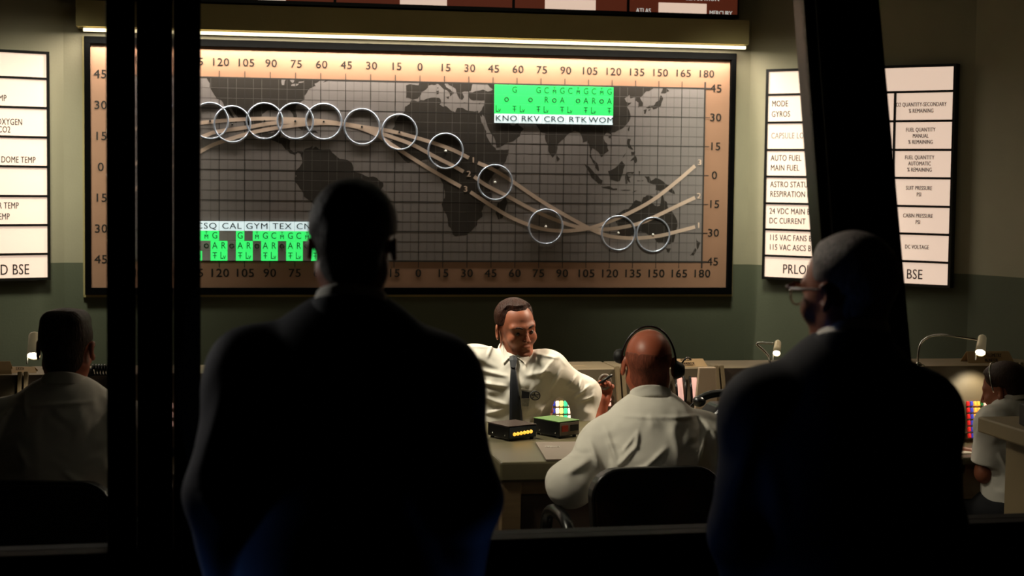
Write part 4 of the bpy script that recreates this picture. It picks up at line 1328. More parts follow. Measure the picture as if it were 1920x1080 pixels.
class Human:
    """joints are world points; 'R' is the side at larger local x (the person's right when seen from behind)"""
    def __init__(s, label, head, yaw, pitch=0.0, roll=0.0, J=None, skin=None, hs=1.0, ear=1.0, jaw=1.0, h=.0045, face=False):
        s.hc = Vector(head); s.hs = hs; s.ear, s.jaw = ear, jaw
        s.HR = (Matrix.Rotation(yaw, 3, 'Z') @ Matrix.Rotation(-pitch, 3, 'X') @ Matrix.Rotation(roll, 3, 'Y'))
        s.HA = np.array(s.HR, F32)              # columns: local axes in the world
        s.J = {k: Vector(v) for k, v in J.items()}
        s.skin = skin or M_SKIN
        s.h = h
        j = s.J
        s.hip = (j['Lhip'] + j['Rhip']) / 2
        s.neck = j['neck']
        up = (s.neck - s.hip).normalized()
        rt = (j['Rsh'] - j['Lsh']).normalized()
        fw = up.cross(rt).normalized(); rt = fw.cross(up)
        s.up, s.rt, s.fw = up, rt, fw
        s.TR = np.array(Matrix((rt, fw, up)).transposed(), F32)
        s.shw = (j['Rsh'] - j['Lsh']).length
        s.tl = (s.neck - s.hip).length
        s.label = label
        s.folds = []
        s.hands = []

    def H(s, x, y, z):
        return s.hc + s.HR @ (Vector((x, y, z)) * s.hs)

    def qh(s, p):
        return ((p - V3(s.hc)) @ s.HA) / F32(s.hs)

    def head(s, p):
        return head_local(s.qh(p), s.ear, s.jaw) * F32(s.hs)

    def neckd(s, p, g=0.0):
        return cap(p, s.H(0, -.022, -.045), s.neck - s.up * .02, .054 * s.hs + g, .060 * s.hs + g)

    def torso(s, p, g=0.0, fat=1.0, skirt=0.0):
        T = lambda f, fy=0.0: s.hip + s.up * (s.tl * f) + s.fw * fy
        sw = s.shw / 2
        d = ell(p, T(.66, -.005), (sw * .90 + g, .112 * fat + g, s.tl * .38 + g), s.TR)
        d = smin(d, ell(p, T(.34, .008), (sw * .80 * fat + g, .112 * fat + g, s.tl * .34 + g), s.TR), .10)
        d = smin(d, ell(p, T(.05), (sw * .84 * fat + g, .120 + g, .135 + g), s.TR), .09)
        up_ = .028
        for k in ('Lsh', 'Rsh'):
            q = s.J[k]
            d = smin(d, cap(p, s.neck - s.up * .045, q, .050 + g * .5, .055 + g * .6), .035)
            d = smin(d, cap(p, q - s.up * .03, s.hip + s.up * s.tl * .6 + (q - s.hip - s.up * s.tl * .8) * .55, .055 + g, .075 + g), .06)
        if skirt:
            d = smin(d, ell(p, T(-.1 * skirt), (sw * .92 + g, .135 + g, .24 * skirt), s.TR), .08)
        return d

    def arm(s, p, k, g=0.0, tip=1.0, ge=0.0, pad=0.0):
        a, b, c = s.J[k + 'sh'], s.J[k + 'el'], s.J[k + 'wr']
        c2 = b.lerp(c, tip)
        d = cap(p, a, b, .050 + g + pad, .040 + g + ge)
        return smin(d, cap(p, b, c2, .040 + g + ge, (.040 + (.028 - .040) * tip) + g), .035)

    def legs(s, p, g=0.0):
        d = None
        for k in 'LR':
            a, b, c = s.J[k + 'hip'], s.J[k + 'kn'], s.J[k + 'an']
            e = smin(cap(p, a, b, .083 + g, .056 + g), cap(p, b, c, .055 + g, .040 + g), .03)
            d = e if d is None else smin(d, e, .03)
        return d

    def build(s, coarse=None):
        j = s.J
        h = coarse or s.h

        def body(p):
            d = s.head(p)
            d = smin(d, s.neckd(p), .025)
            d = smin(d, s.torso(p, -.012), .045)
            for k in 'LR':
                d = smin(d, s.arm(p, k, -.004), .03)
            d = smin(d, s.legs(p, -.012), .04)
            for k in 'LR':
                a = j[k + 'an']
                d = smin(d, cap(p, a - Vector((0, 0, .03)), a + s.fwd_foot(k) * .15 - Vector((0, 0, .055)), .036, .024), .02)
            for pr in s.hands:
                for i, (a, b, r1, r2) in enumerate(pr):
                    d = smin(d, cap(p, a, b, r1, r2), .008)
            return d
        pts = list(j.values()) + [s.H(0, 0, .13), s.H(.1, 0, 0), s.H(-.1, 0, 0), s.H(0, .13, -.11), s.H(0, -.12, 0)] + [q for pr in s.hands for c in pr for q in c[:2]]
        pts += [j[k + 'an'] + s.fwd_foot(k) * .2 for k in 'LR']
        s.lo = [min(p[i] for p in pts) - .14 for i in range(3)]
        s.hi = [max(p[i] for p in pts) + .14 for i in range(3)]
        s.org = Vector((s.hip.x, s.hip.y, min(j['Lan'].z, j['Ran'].z) - .08))
        s.bodyfn = body
        s.o = sdf_obj('person', body, s.lo, s.hi, h, s.skin, s.org)
        s.o.location = s.org
        tag(s.o, s.label, 'person')
        return s.o

    def fwd_foot(s, k):
        d = s.J[k + 'an'] - s.J[k + 'hip']; d.z = 0
        f = Vector((s.fw.x, s.fw.y, 0)).normalized()
        return f

    def child(s, name, fn, lo, hi, h, m, relax=1):
        o = sdf_obj(name, fn, lo, hi, h, m, s.org, s.o, relax)
        return o

    def hair(s, line, t, m, h=.003, top=0.0, noise=.002, nscale=90, upper=None, extra=None, recede=0.0, taper=.022):
        def fn(p):
            q = s.qh(p)
            d0 = smin(head_local(q, 0, s.jaw) * F32(s.hs), s.neckd(p), .025)
            th = t + top * np.clip((q[:, 2] - .02) / .09, 0, 1)
            rg = hair_region(q, line)
            if recede:
                rg = rg + F32(recede) * np.exp(-((np.abs(q[:, 0]) - F32(.046)) / F32(.017)) ** 2) * np.clip((q[:, 2] - F32(.045)) / F32(.03), 0, 1)
            th = th * np.clip(-rg / F32(taper), .05, 1)
            if upper is not None:
                th = th * np.clip((F32(upper) - q[:, 2]) / F32(.03), .45, 1)
            d = d0 - th.astype(F32)
            if noise:
                d = d + (F32(noise) * np.clip(-rg / F32(.016), .1, 1)) * wob(q * np.array((1, .45, .45), F32), nscale, 5)
            if extra is not None:
                d = smin(d, extra(q), .012)
            d = smax(d, rg, .003)
            if upper is not None:
                d = smax(d, (q[:, 2] - F32(upper)) * F32(.8) + F32(.0012) * wob(q, 60, 3), .004)
            return d
        c = s.hc
        r = .17
        return s.child('hair', fn, [c[i] - r for i in range(3)], [c[i] + r for i in range(3)], h, m)

    def fold_d(s, p):
        """raised drapery ridges: (a, b, amp, width, facing) ; a, b world points seen along the viewing axis"""
        out = np.zeros(len(p), F32)
        for a, b, amp, w in s.folds:
            a = V3(a); b = V3(b)
            pa = (p - a)[:, [0, 2]]; ba = (b - a)[[0, 2]]
            t = np.clip(pa @ ba / max(float(ba @ ba), 1e-9), 0, 1)
            e = pa - t[:, None] * ba
            dd = np.einsum('ij,ij->i', e, e)
            out += F32(amp * 1.15) * np.exp(-dd / F32(w * w)) * (F32(1) - F32(.6) * np.abs(2 * t - 1) ** 2)
        return out

    def shirt(s, m, name='shirt', g=.016, ga=.012, fat=1.0, tip=.92, h=None, wr=.0035, wscale=16, seed=1, skirt=0.0, ge=.008, pad=0.0, bottom=None, short=0.0):
        h = h or s.h
        hasf = len(s.folds) > 0

        def fn(p):
            d = s.torso(p, g, fat, skirt)
            for k in 'LR':
                if short:
                    a = s.J[k + 'sh']; b = s.J[k + 'el']; e = a.lerp(b, short)
                    t = smax(cap(p, a, e, .050 + ga, .052 + ga), ((p - V3(e)) @ V3((b - a).normalized())).astype(F32), .008)
                    d = smin(d, t, .04)
                else:
                    d = smin(d, s.arm(p, k, ga, tip, ge, pad), .04)
            d = d + F32(wr) * wob(p, wscale, seed) + F32(wr * .5) * wob(p, wscale * 2.3, seed + 7)
            if hasf:
                d = d - s.fold_d(p)
            d = smax(d, -cap(p, s.neck + s.up * .012, s.neck + s.up * .25 + s.fw * .05, .058 * s.hs, .058 * s.hs), .006)
            d = smax(d, (p - V3(s.neck)) @ V3(s.up) - F32(.045), .01)
            for k in ('' if short else 'LR'):
                b = s.J[k + 'el']; c = s.J[k + 'wr']; ax = (c - b).normalized(); e = b.lerp(c, tip)
                al = (p - V3(e)) @ V3(ax)
                near = np.linalg.norm(p - V3(e), axis=1) < .14
                d = np.where(near, smax(d, al.astype(F32), .006), d)
            zb = (s.hip.z - .06) if bottom is None else bottom
            d = smax(d, (F32(zb) - p[:, 2]), .01)
            return d
        s.shirtfn = fn
        lo = [s.lo[0] - .03, s.lo[1] - .03, (s.hip.z - .10) if bottom is None else bottom - .04]
        s.shirt_o = s.child(name, fn, lo, [s.hi[0] + .03, s.hi[1] + .03, s.neck.z + .09], h, m)
        return s.shirt_o

    def collar(s, m, z0=-.012, z1=.036, g=.012, name='collar', tilt=.35, h=.0028, th=.0035):
        ax = (s.up + s.fw * tilt * .35).normalized()
        # plane normal tilts so that the collar sits lower at the throat
        nrm = (s.up + s.fw * tilt).normalized()

        def fn(p):
            c = (p - V3(s.neck)) @ V3(nrm)
            d = np.abs(s.neckd(p, g) - F32(.34) * np.clip(F32(z1) - c, 0, .06)) - F32(th)
            d = smax(d, c - F32(z1), .004)
            d = smax(d, F32(z0) - c, .004)
            return d
        c = s.neck
        return s.child(name, fn, [c[i] - .17 for i in range(3)], [c[i] + .17 for i in range(3)], h, m)

    def trousers(s, m, h=.012):
        def fn(p):
            d = s.legs(p, .012)
            d = smin(d, ell(p, s.hip + s.up * .02, (s.shw * .42 + .012, .132, .13), s.TR), .05)
            d = smax(d, p[:, 2] - F32(s.hip.z + .08), .01)
            for k in 'LR':
                d = smax(d, F32(s.J[k + 'an'].z - .03) - p[:, 2], .01)
            return d
        return s.child('trousers', fn, s.lo, [s.hi[0], s.hi[1], s.hip.z + .15], h, m)

    def shoes(s, m):
        for k in 'LR':
            a = s.J[k + 'an']; f = s.fwd_foot(k)

            def fn(p, a=a, f=f):
                d = smin(cap(p, a - Vector((0, 0, .045)) - f * .04, a - Vector((0, 0, .045)) + f * .06, .042, .045), cap(p, a - Vector((0, 0, .05)) + f * .05, a - Vector((0, 0, .055)) + f * .17, .044, .034), .03)
                d = smax(d, (a.z - .085) - p[:, 2], .006)
                return smax(d, p[:, 2] - F32(a.z + .005), .01)
            s.child('shoe', fn, [a.x - .2, a.y - .3, a.z - .12], [a.x + .2, a.y + .3, a.z + .06], .008, m)

    def hit(s, px, py, fn, off=0.0, start=None):
        """walk a viewing ray from the camera to the surface fn = off"""
        d = ray(px, py); L = d.length; d = d / L
        t = start or ((s.hip - CAMLOC).length - 1.3)
        for _ in range(80):
            p = CAMLOC + d * t
            v = float(fn(np.array([p], F32))[0]) - off
            if abs(v) < .0004: break
            t += v * .7
            if t > 12: break
        return CAMLOC + d * t


def seated(neck, hipz, floor, fw, kneez=None, spread=.11, hipback=.0, shank=.0):
    """leg joints for a sitter facing fw (unit, horizontal)"""
    fw = Vector(fw).normalized(); rt = Vector((fw.y, -fw.x, 0))
    hip = Vector((neck.x, neck.y, 0)) - fw * hipback; hip.z = hipz
    J = {}
    for k, sg in (('L', -1), ('R', 1)):
        J[k + 'hip'] = hip + rt * sg * .09
        J[k + 'kn'] = hip + rt * sg * spread + fw * .42 + Vector((0, 0, -.03))
        a = hip + rt * sg * spread + fw * (.40 + shank); a.z = floor + .09
        J[k + 'an'] = a
    return J


def standing(hip, floor, fw, spread=.10):
    fw = Vector(fw).normalized(); rt = Vector((fw.y, -fw.x, 0))
    J = {}
    for k, sg in (('L', -1), ('R', 1)):
        J[k + 'hip'] = hip + rt * sg * .09
        kn = hip + rt * sg * spread + fw * .02; kn.z = (hip.z + floor) / 2 + .03
        J[k + 'kn'] = kn
        a = hip + rt * sg * (spread + .02) - fw * .02; a.z = floor + .09
        J[k + 'an'] = a
    return J


Y = Vector((0, 1, 0))
# ---- silver-grey officer standing with his back to us, left of centre
D = 3.3
J = dict(neck=P(660, 592, D), Lsh=P(474, 698, D), Rsh=P(814, 706, D), Lel=P(415, 925, D - .02), Rel=P(867, 935, D - .02), Lwr=P(440, 1130, D + .12), Rwr=P(848, 1140, D + .12))
hip = P(648, 1130, D + .01)
J.update(standing(hip, .25, Y))
A = Human('person with dark greying hair in navy uniform jacket, back turned, before the map', P(661, 463, D), 0.0, .03, 0, J, M_SKIN, .98, ear=.8, h=.006)
for k, sg in (('L', 1), ('R', -1)):
    w = J[k + 'wr']; A.hands.append(hand_prims(w + (w - J[k + 'el']).normalized() * .02, (sg * .5, .45, -.6), (sg * .5, -.5, -.2), -sg, .7))
A.build()
A.hair(HAIRLINE, .0095, M_HAIRGREY, .003, top=.006, noise=.0036, nscale=70)
A.folds = [(P(440, 720, D), P(395, 860, D), .010, .02), (P(470, 760, D), P(500, 900, D), .008, .02), (P(850, 760, D), P(820, 900, D), .008, .02), (P(400, 900, D), P(430, 960, D), .012, .02)]
A.shirt(M_JACKET, 'jacket', g=.030, ga=.026, fat=1.05, tip=.95, h=.006, wr=.003, wscale=11, skirt=1.0, ge=.004, pad=.004, bottom=hip.z - .22)
A.collar(M_SHIRT, .01, .040, .008, 'shirt_collar', .30, .003)
A.collar(M_JACKET, -.03, .022, .017, 'jacket_collar', .25, .0035, .006)
for sg, a0, a1 in ((-1, (435, 632), (545, 606)), (1, (870, 655), (770, 612))):
    pa, pb = A.hit(*a0, A.shirtfn, .002, 2.6), A.hit(*a1, A.shirtfn, .002, 2.6)
    pa = Vector((pa.x, D, pa.z)); pb = Vector((pb.x, D - .01, pb.z))
    dx = (pb - pa).normalized(); nz = Vector((-dx.z, 0, dx.x)) * (1 if dx.x > 0 else -1)
    M = Matrix(((dx.x, 0, nz.x, pa.x - A.org.x), (dx.y, 1, nz.y, pa.y - A.org.y), (dx.z, 0, nz.z, pa.z - A.org.z), (0, 0, 0, 1)))
    MB().box((0, -.026, -.004), ((pb - pa).length, .026, .006), M).build('epaulette', M_JACKET, A.o, bev=.003)
A.trousers(M_TROUSER); A.shoes(M_SHOE)

# ---- silver-haired officer with glasses, right
D = 3.5
J = dict(neck=P(1588, 654, D), Lsh=P(1433, 768, D), Rsh=P(1722, 770, D + .02), Lel=P(1393, 1000, D), Rel=P(1746, 1000, D), Lwr=P(1420, 1190, D + .15), Rwr=P(1730, 1190, D + .15))
hip = P(1572, 1185, D + .01)
J.update(standing(hip, .25, Vector((-.12, 1, 0))))
B_ = Human('person with silver hair and glasses in navy uniform jacket by the leaning post', P(1590, 551, D), math.radians(38), .06, 0, J, M_SKIN, 1.03, ear=1.0, h=.006)
for k, sg in (('L', 1), ('R', -1)):
    w = J[k + 'wr']; B_.hands.append(hand_prims(w + (w - J[k + 'el']).normalized() * .02, (sg * .5, .45, -.6), (sg * .5, -.5, -.2), -sg, .7))
B_.build()
B_.hair(RECEDED, .0045, M_HAIRSILVER, .003, top=.003, noise=.0012, nscale=80)
B_.folds = [(P(1400, 800, D), P(1365, 930, D), .010, .02), (P(1430, 850, D), P(1450, 980, D), .008, .02)]
B_.shirt(M_JACKET, 'jacket', g=.030, ga=.026, fat=1.08, tip=.95, h=.006, wr=.003, wscale=11, seed=4, skirt=1.0, ge=.004, pad=.004, bottom=hip.z - .22)
B_.collar(M_SHIRT, .01, .042, .008, 'shirt_collar', .30, .003)
B_.collar(M_JACKET, -.03, .022, .018, 'jacket_collar', .25, .0035, .006)
B_.trousers(M_TROUSER); B_.shoes(M_SHOE)
gl = thing('eyeglasses', 'brown tortoiseshell glasses worn by the silver-haired officer', 'glasses', Matrix.Translation(B_.hc) @ B_.HR.to_4x4() @ Matrix.Diagonal((B_.hs, B_.hs, B_.hs, 1)))
for sg in (-1, 1):
    lens = [(sg * .034 + .026 * math.cos(a) * (1.08 if abs(math.cos(a)) > .3 else 1), .108 - .010 * abs(math.cos(a)) * (1 if math.cos(a) * sg > 0 else 0), -.001 + .020 * math.sin(a)) for a in (2 * math.pi * k / 24 for k in range(24))]
    MB().tube(lens, .0018, 6, True).build('rim', M_CHROME, gl, smooth=True)
    MB().tube([(sg * .008, .110, .016), (sg * .034, .112, .022), (sg * .062, .104, .017), (sg * .068, .096, .012)], [.003, .0045, .0045, .004], 8).build('brow_bar', M_HORN, gl, smooth=True)
    MB().tube(smooth_path([(sg * .066, .098, .013), (sg * .078, .06, .012), (sg * .082, .01, .011), (sg * .082, -.015, .008), (sg * .079, -.035, -.012)], 4), .0028, 8).build('temple', M_HORN, gl, smooth=True)
MB().tube([(-.010, .109, .006), (0, .114, .009), (.010, .109, .006)], .002, 6).build('bridge', M_CHROME, gl, smooth=True)


def headset(h, label, cup, bm_=None, boom=None, right_big=False, br=.092, by=-.012, bz=.128, cups=(-1, 1)):
    r = thing('headset', label, 'headset', Matrix.Translation(h.hc) @ h.HR.to_4x4() @ Matrix.Diagonal((h.hs, h.hs, h.hs, 1)))
    pts = [(br * math.cos(a), by * (1 if math.sin(a) < .2 else 1) + (.02 * math.sin(a) if by > 0 else 0), .002 + bz * math.sin(a)) for a in (math.pi * k / 24 for k in range(25))]
    MB().tube(pts, .0036, 8).build('headband', bm_ or M_BLACK, r, smooth=True)
    for sg in cups:
        k = 1.25 if (right_big and sg > 0) else 1.0
        zc = (-.014 if sg > 0 else .026) if right_big else .004
        M = Matrix.Translation((sg * (.090 if right_big else .086), -.004, zc)) @ Matrix.Rotation(sg * math.pi / 2, 4, 'Y')
        MB().lathe([(0, -.004), (cup * k, -.004), (cup * k * 1.05, .006), (cup * k * .9, .018), (cup * k * .5, .026 * k), (0, .027 * k)], M, 20).build('ear_cup', M_BLACKMATT, r, smooth=True)
    if boom:
        MB().tube(smooth_path(boom, 5), .003, 8).build('boom', M_BLACK, r, smooth=True)
    return r


# ---- bald man with headset, seated, back turned
D = 5.66
J = dict(neck=P(1224, 748, D), Lsh=P(1136, 830, D - .02), Rsh=P(1318, 814, D + .04), Lel=P(1069, 908, D - .10), Rel=P(1372, 915, D + .02), Lwr=P(1106, 866, D + .24), Rwr=P(1345, 858, D + .25))
J.update(seated(P(1222, 900, D - .06), .82, .25, Y))
C_ = Human('bald person in white shirt seated at the desk, back turned', P(1215, 684, D), -.02, .02, .02, J, M_SKINB, 1.0, ear=1.12, h=.0045)
for k, sg in (('L', 1), ('R', -1)):
    w = J[k + 'wr']; C_.hands.append(hand_prims(w + (w - J[k + 'el']).normalized() * .02, (sg * .3, .9, .02), (0, 0, -1), sg, .35))
C_.build()
C_.hair([(-.13, -.25), (-.108, -.12), (-.098, -.06), (-.06, -.040), (-.035, -.036), (.012, -.036), (.022, -.022), (.03, .02), (.15, .03)], .0026, M_HAIRFRINGE, .0025, top=-.004, noise=.0010, nscale=120, upper=.046)
q = lambda x, y: P(x, y, D)
C_.folds = [(q(1190, 796), q(1186, 822), .009, .007), (q(1186, 822), q(1150, 862), .010, .008), (q(1186, 800), q(1160, 835), .006, .006), (q(1240, 825), q(1205, 856), .007, .008), (q(1205, 856), q(1130, 902), .011, .008), (q(1196, 862), q(1172, 882), .008, .006), (q(1132, 796), q(1152, 855), .009, .008), (q(1142, 852), q(1146, 880), .008, .006),
            (q(1104, 820), q(1120, 862), .009, .009), (q(1060, 870), q(1100, 850), .010, .012), (q(1255, 790), q(1265, 850), .006, .014), (q(1310, 775), q(1345, 815), .010, .010), (q(1160, 770), q(1235, 772), .004, .006), (q(1235, 772), q(1315, 776), .004, .006),
            (q(1322, 800), q(1300, 860), .008, .010), (q(1150, 905), q(1110, 960), .012, .012)]
C_.shirt(M_SHIRT, g=.022, ga=.020, fat=1.08, tip=.9, h=.0042, wr=.0045, wscale=14, seed=2, ge=.014, bottom=.70)
C_.collar(M_SHIRT, -.020, .020, .008, 'collar', .28)
C_.trousers(M_TROUSER); C_.shoes(M_SHOE)
headset(C_, 'black headset worn by the bald man', .024, boom=[(.10, 0, -.01), (.125, .03, .02), (.14, .07, .022), (.15, .09, .015)], right_big=True)

# ---- crew-cut man seated at the left
D = 5.4
J = dict(neck=P(122, 722, D), Lsh=P(10, 792, D), Rsh=P(234, 792, D), Lel=P(-34, 910, D + .04), Rel=P(280, 910, D + .04), Lwr=P(20, 880, D + .30), Rwr=P(220, 880, D + .30))
J.update(seated(P(118, 900, D - .05), .80, .25, Y))
E_ = Human('person with brown crew cut and white shirt seated at the left edge', P(125, 654, D), 0, .02, 0, J, M_SKINB, 1.03, ear=1.0, h=.0045)
for k, sg in (('L', 1), ('R', -1)):
    w = J[k + 'wr']; E_.hands.append(hand_prims(w + (w - J[k + 'el']).normalized() * .02, (sg * .3, .9, -.1), (0, 0, -1), sg, .35))
E_.build()
E_.hair(HAIRLINE, .004, M_HAIRBROWN, .003, top=.004, noise=.001, nscale=110, extra=lambda q: rbox(q, (0, -.012, .070), (.067, .086, .052), .038))
q = lambda x, y: P(x, y, D)
E_.folds = [(q(60, 735), q(72, 770), .009, .009), (q(40, 745), q(10, 800), .010, .010), (q(20, 780), q(0, 850), .010, .010), (q(40, 752), q(190, 745), .004, .006), (q(150, 870), q(190, 900), .010, .010), (q(20, 900), q(60, 880), .010, .012), (q(92, 760), q(98, 860), .004, .02)]
E_.shirt(M_SHIRT, g=.020, ga=.018, fat=1.1, tip=.9, h=.0045, wr=.003, wscale=14, seed=9, ge=.010, bottom=.70)
E_.collar(M_SHIRT, -.020, .020, .008, 'collar', .26)
E_.trousers(M_TROUSER, .015); E_.shoes(M_SHOE)

# ---- man in the dark tie facing us, hand on hip, half sitting on the console shelf
D = 7.0
J = dict(neck=P(965, 666, D + .02), Lsh=P(1024, 690, D), Rsh=P(892, 678, D), Lel=P(1096, 738, D + .06), Rel=P(812, 752, D + .10), Lwr=P(1090, 822, D - .02), Rwr=P(868, 812, D + .08))
hip = P(956, 842, D + .04)
fwv = Vector((.06, -1, 0)).normalized()
J['Rsh'], J['Lsh'] = J['Rsh'], J['Lsh']
rt = Vector((fwv.y, -fwv.x, 0))                      # points to picture left
for k, sg in (('L', -1), ('R', 1)):
    J[k + 'hip'] = hip + rt * sg * .09
    J[k + 'kn'] = hip + rt * sg * .14 + fwv * .22 + Vector((0, 0, -.36))
    a = hip + rt * sg * .15 + fwv * .12; a.z = .09; J[k + 'an'] = a
G = Human('person in a white shirt and dark tie facing us behind the desk, hand on hip', P(968, 617, D), math.pi + math.radians(26), .10, math.radians(7), J, M_SKIN, .965, ear=1.1, jaw=.90, h=.0030, face=True)
for k, sg in (('L', 1), ('R', -1)):
    w = J[k + 'wr']; G.hands.append(hand_prims(w + (w - J[k + 'el']).normalized() * .02, (-sg * .6, -.2, -.5), (-sg * .6, .3, .1), -sg, .5))
G.build()
G.hair(RECEDED, .004, M_HAIRRED, .0022, top=.011, noise=.0018, nscale=85, recede=.022, taper=.034)
for sg in (-1, 1):
    ey = MB().sphere((0, 0, 0), .0120 * G.hs, 12).build('eye', M_EYE, G.o, smooth=True)
    c = G.H(sg * .032, .0755, -.0010) - G.org
    ey.location = c
    ax = (G.HR @ Vector((.12, 1, -.12))).normalized()
    M = ax.to_track_quat('Z', 'Y').to_matrix().to_4x4()
    MB().lathe([(.0070, .0092), (.0070, .0104), (0, .0125)], M, 16).build('iris', M_IRIS, ey, smooth=True)
    eb = [G.H(sg * x_, y_, z_) - G.org for x_, y_, z_ in ((.014, .0965, .020), (.026, .0955, .0255), (.038, .088, .0265), (.049, .077, .021))]
    MB().tube(eb, [.003, .004, .0036, .002], 8).build('eyebrow', M_HAIRRED, G.o, smooth=True)
q = lambda x, y: P(x, y, D)
G.folds = [(q(1003, 660), q(1045, 668), .006, .006), (q(1040, 668), q(1012, 700), .006, .007), (q(1052, 690), q(1030, 728), .006, .007), (q(1080, 705), q(1064, 722), .007, .006), (q(1090, 712), q(1085, 730), .008, .006), (q(1105, 722), q(1075, 745), .009, .006), (q(1112, 742), q(1085, 752), .008, .006),
           (q(905, 690), q(950, 700), .006, .008), (q(902, 712), q(948, 718), .007, .008), (q(908, 740), q(948, 752), .008, .009), (q(912, 770), q(945, 760), .007, .008), (q(985, 700), q(1030, 690), .004, .010), (q(1000, 780), q(1032, 745), .006, .008),
           (q(925, 642), q(915, 665), .005, .007), (q(1008, 655), q(995, 700), .004, .008)]
G.shirt(M_SHIRT, g=.020, ga=.016, fat=.98, tip=.86, h=.0034, wr=.0035, wscale=18, seed=5, ge=.008, bottom=hip.z - .02)
G.collar(M_SHIRT, -.014, .026, .009, 'collar', .5, .0025)


def surf_sheet(h, rows, thick, off, fn, start):
    out = []
    for row in rows:
        out.append([h.hit(x, y, fn, off, start) - h.org for x, y in row])
    return MB().sheet(out, thick, (0, -1, 0))


ub = lambda p: smin(G.shirtfn(p), G.neckd(p, .012), .02)
# collar points
surf_sheet(G, [[(942, 640), (946, 652), (955, 667)], [(938, 655), (944, 664), (955, 671)], [(944, 681), (948, 677), (953, 672)]], .004, .006, ub, 6.2).build('collar_point', M_SHIRT, G.o, smooth=False)
surf_sheet(G, [[(966, 668), (984, 655), (995, 645)], [(967, 671), (984, 668), (996, 660)], [(971, 671), (980, 677), (985, 684)]], .004, .006, ub, 6.2).build('collar_point', M_SHIRT, G.o, smooth=False)
rows = []
for y_, cx, hw in ((675, 962.5, 7), (692, 962.5, 5.2), (705, 963, 6.4), (725, 964, 8.2), (750, 965.5, 10), (775, 967, 11.8), (800, 968, 13), (812, 968, 13.4)):
    rows.append([(cx + hw * f, y_) for f in (-1, -.5, 0, .5, 1)])
surf_sheet(G, rows, .004, .009, ub, 6.2).build('tie', M_TIE, G.o, smooth=True)
surf_sheet(G, [[(955.5, 668), (962, 666), (969, 668)], [(955, 675), (962, 675), (970, 675)], [(958, 689), (962.5, 690), (967, 689)]], .008, .013, ub, 6.2).build('tie_knot', M_TIE, G.o, bev=.002)
pk = surf_sheet(G, [[(977, 729), (990, 731), (1004, 733)], [(977, 748), (990, 749), (1004, 750)], [(977, 765), (990, 768), (1003, 767)]], .002, .004, G.shirtfn, 6.2).build('pocket', M_SHIRT, G.o)
surf_sheet(G, [[(978, 733), (993, 735)], [(978, 747), (992, 747)]], .002, .0065, G.shirtfn, 6.2).build('pocket_card', M_TROUSER, G.o)
surf_sheet(G, [[(979, 748), (993, 748)], [(979, 762), (991, 762)]], .002, .0065, G.shirtfn, 6.2).build('pocket_card', M_PARTCARD if False else mat('grey_pocket_card', (150, 148, 140), .6, var=.3, scale=80), G.o)
bd = MB().tube([G.hit(1003.5 + 9 * math.cos(a), 742 + 8 * math.sin(a), G.shirtfn, .005, 6.2) - G.org for a in (2 * math.pi * k / 20 for k in range(20))], .0022, 6, True)
for a, b in (((1003, 736), (1003, 742)), ((1003, 742), (998, 747)), ((1003, 742), (1009, 746)), ((997, 741), (1010, 740))):
    bd.tube([G.hit(*a, G.shirtfn, .005, 6.2) - G.org, G.hit(*b, G.shirtfn, .005, 6.2) - G.org], .0018, 6)
bd.build('pocket_badge', M_TIE, G.o, smooth=True)
G.trousers(M_TROUSER, .012); G.shoes(M_SHOE)

# ---- young man with headset at the right, writing
D = 7.6
J = dict(neck=P(1897, 752, D), Lsh=P(1862, 792, D - .14), Rsh=P(1936, 776, D + .14), Lel=P(1846, 888, D - .10), Rel=P(1915, 880, D + .26), Lwr=P(1822, 852, D + .06), Rwr=P(1850, 858, D + .34))
fy = Vector((-.72, .69, 0))
J.update(seated(P(1900, 900, D - .02), .56, 0.0, fy, hipback=.02))
K = Human('person with dark hair and short-sleeved white shirt writing at the right edge', P(1882, 733, D), math.radians(52), .22, 0, J, M_SKIN, .96, ear=1.0, h=.004)
w = J['Lwr']; K.hands.append(hand_prims(w, (-.6, .5, .05), (.2, .1, -1), 1, .75))
w = J['Rwr']; K.hands.append(hand_prims(w, (-.6, .4, -.05), (.2, .1, -1), -1, .4))
K.build()
K.hair(HAIRLINE, .010, M_HAIRBROWN, .003, top=.010, noise=.0022, nscale=70)
q = lambda x, y: P(x, y, D)
K.folds = [(q(1880, 790), q(1905, 770), .008, .008), (q(1850, 840), q(1868, 870), .008, .008), (q(1895, 790), q(1915, 775), .008, .007)]
K.shirt(M_SHIRT, g=.018, ga=.018, fat=1.0, h=.004, wr=.003, wscale=16, seed=12, bottom=.56, short=.80)
K.collar(M_SHIRT, -.014, .034, .010, 'collar', .3)
K.trousers(M_TROUSER, .012); K.shoes(M_SHOE)
headset(K, 'slim headset worn by the young man writing at the right edge', .022, M_CHROME, br=.098, by=.008, bz=.137, cups=(1,))
ppos = K.J['Lwr']
pz = .7905
pap = thing('note_pad', 'white note paper under the hand of the young man at the right edge', 'paper', Matrix.Translation((ppos.x - .10, ppos.y + .06, pz)) @ Matrix.Rotation(.3, 4, 'Z'))
MB().box((-.10, -.14, 0), (.10, .14, .004)).build('sheet', M_PAPER, pap)
pen = thing('pencil', 'pencil held by the young man writing at the right edge', 'pencil', Matrix.Translation(ppos + Vector((-.07, .05, .0))))
MB().tube([(-.02, .01, -.05), (.03, -.02, .08)], .0038, 8).build('shaft', M_CARD, pen, smooth=True)
MB().tube([(-.02, .01, -.05), (-.024, .0125, -.061)], [.0038, .0006], 8).build('tip', M_BLACKMATT, pen, smooth=True)

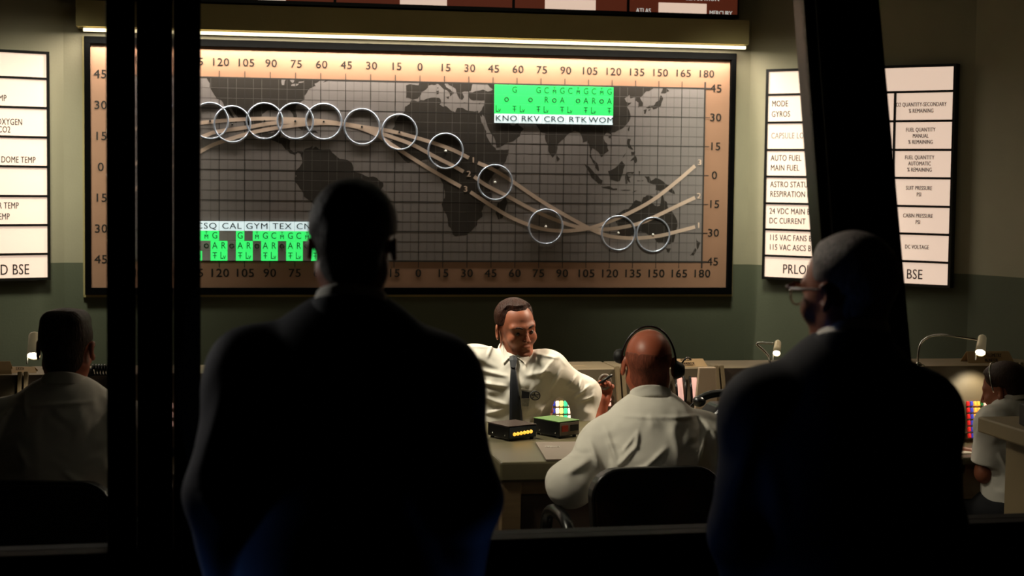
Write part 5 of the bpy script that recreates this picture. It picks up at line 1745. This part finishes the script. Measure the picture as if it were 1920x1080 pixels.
# ---- operator mostly hidden behind the raised elbow; only a forearm and cuff show
D = 7.42
J = dict(neck=P(1008, 806, D), Lsh=P(965, 838, D), Rsh=P(1068, 838, D), Lel=P(950, 930, D - .05), Rel=P(1120, 836, D - .02), Lwr=P(985, 900, D + .12), Rwr=P(1128, 768, D))
J.update(seated(P(1012, 900, D), .52, 0.0, Vector((.1, 1, 0))))
N_ = Human('person mostly hidden behind the elbow of the man in the tie', P(1004, 760, D), -.3, .15, 0, J, M_SKINB, .95, h=.005)
N_.hands.append(hand_prims(J['Rwr'], (.10, .1, 1), (-.2, 1, 0), 1, .95))
N_.hands.append(hand_prims(J['Lwr'], (.2, .9, 0), (0, 0, -1), -1, .4))
N_.build()
N_.hair(HAIRLINE, .007, M_HAIRBROWN, .0035, top=.006)
N_.shirt(M_SHIRT, g=.014, ga=.014, tip=.42, h=.006, bottom=.54)
N_.collar(M_SHIRT)
N_.trousers(M_TROUSER, .014); N_.shoes(M_SHOE)
hsx = thing('headset', 'pale round earpiece and black boom held beside the raised elbow', 'headset', Matrix.Translation(P(1134, 716, D - .03)))
MB().tube([(.024 * math.cos(a), 0, .03 * math.sin(a)) for a in (2 * math.pi * k / 24 for k in range(24))], .007, 8, True).build('ear_ring', M_GREYFACE, hsx, smooth=True)
MB().tube([(-.026, -.02, -.005), (.0, -.022, .012), (.03, -.02, .033)], .006, 8).build('boom', M_BLACK, hsx, smooth=True)


def stool(label, c, zs_, fl):
    r = thing('office_chair', label, 'chair', Matrix.Translation((c.x, c.y, fl)))
    MB().lathe([(0, zs_ - .06), (.19, zs_ - .06), (.21, zs_ - .03), (.20, zs_), (0, zs_ + .004)], None, 28).build('seat', M_VINYL, r, smooth=True)
    MB().tube([(0, 0, .08), (0, 0, zs_ - .05)], .026, 12).build('gas_column', M_CHROME, r, smooth=True)
    for k in range(5):
        a_ = k * 2 * math.pi / 5
        MB().tube([(0, 0, .10), (.25 * math.cos(a_), .25 * math.sin(a_), .06)], [.022, .014], 10).build('leg', M_BLACK, r, smooth=True)
        MB().sphere((.25 * math.cos(a_), .25 * math.sin(a_), .027), .027, 8).build('castor', M_BLACKMATT, r, smooth=True)
    return r


st_ = stool('dark seat with a chrome rail under the young man at the right edge', K.hip + Vector((0, 0, 0)), .45, 0)
rail = [(.235 * math.cos(a), .235 * math.sin(a), .42) for a in (2 * math.pi * k / 40 for k in range(40))]
MB().tube(rail, .010, 8, True).build('chrome_rail', M_CHROME, st_, smooth=True)
stool('dark seat hidden behind the desk under the operator with the raised forearm', N_.hip, .41, 0)
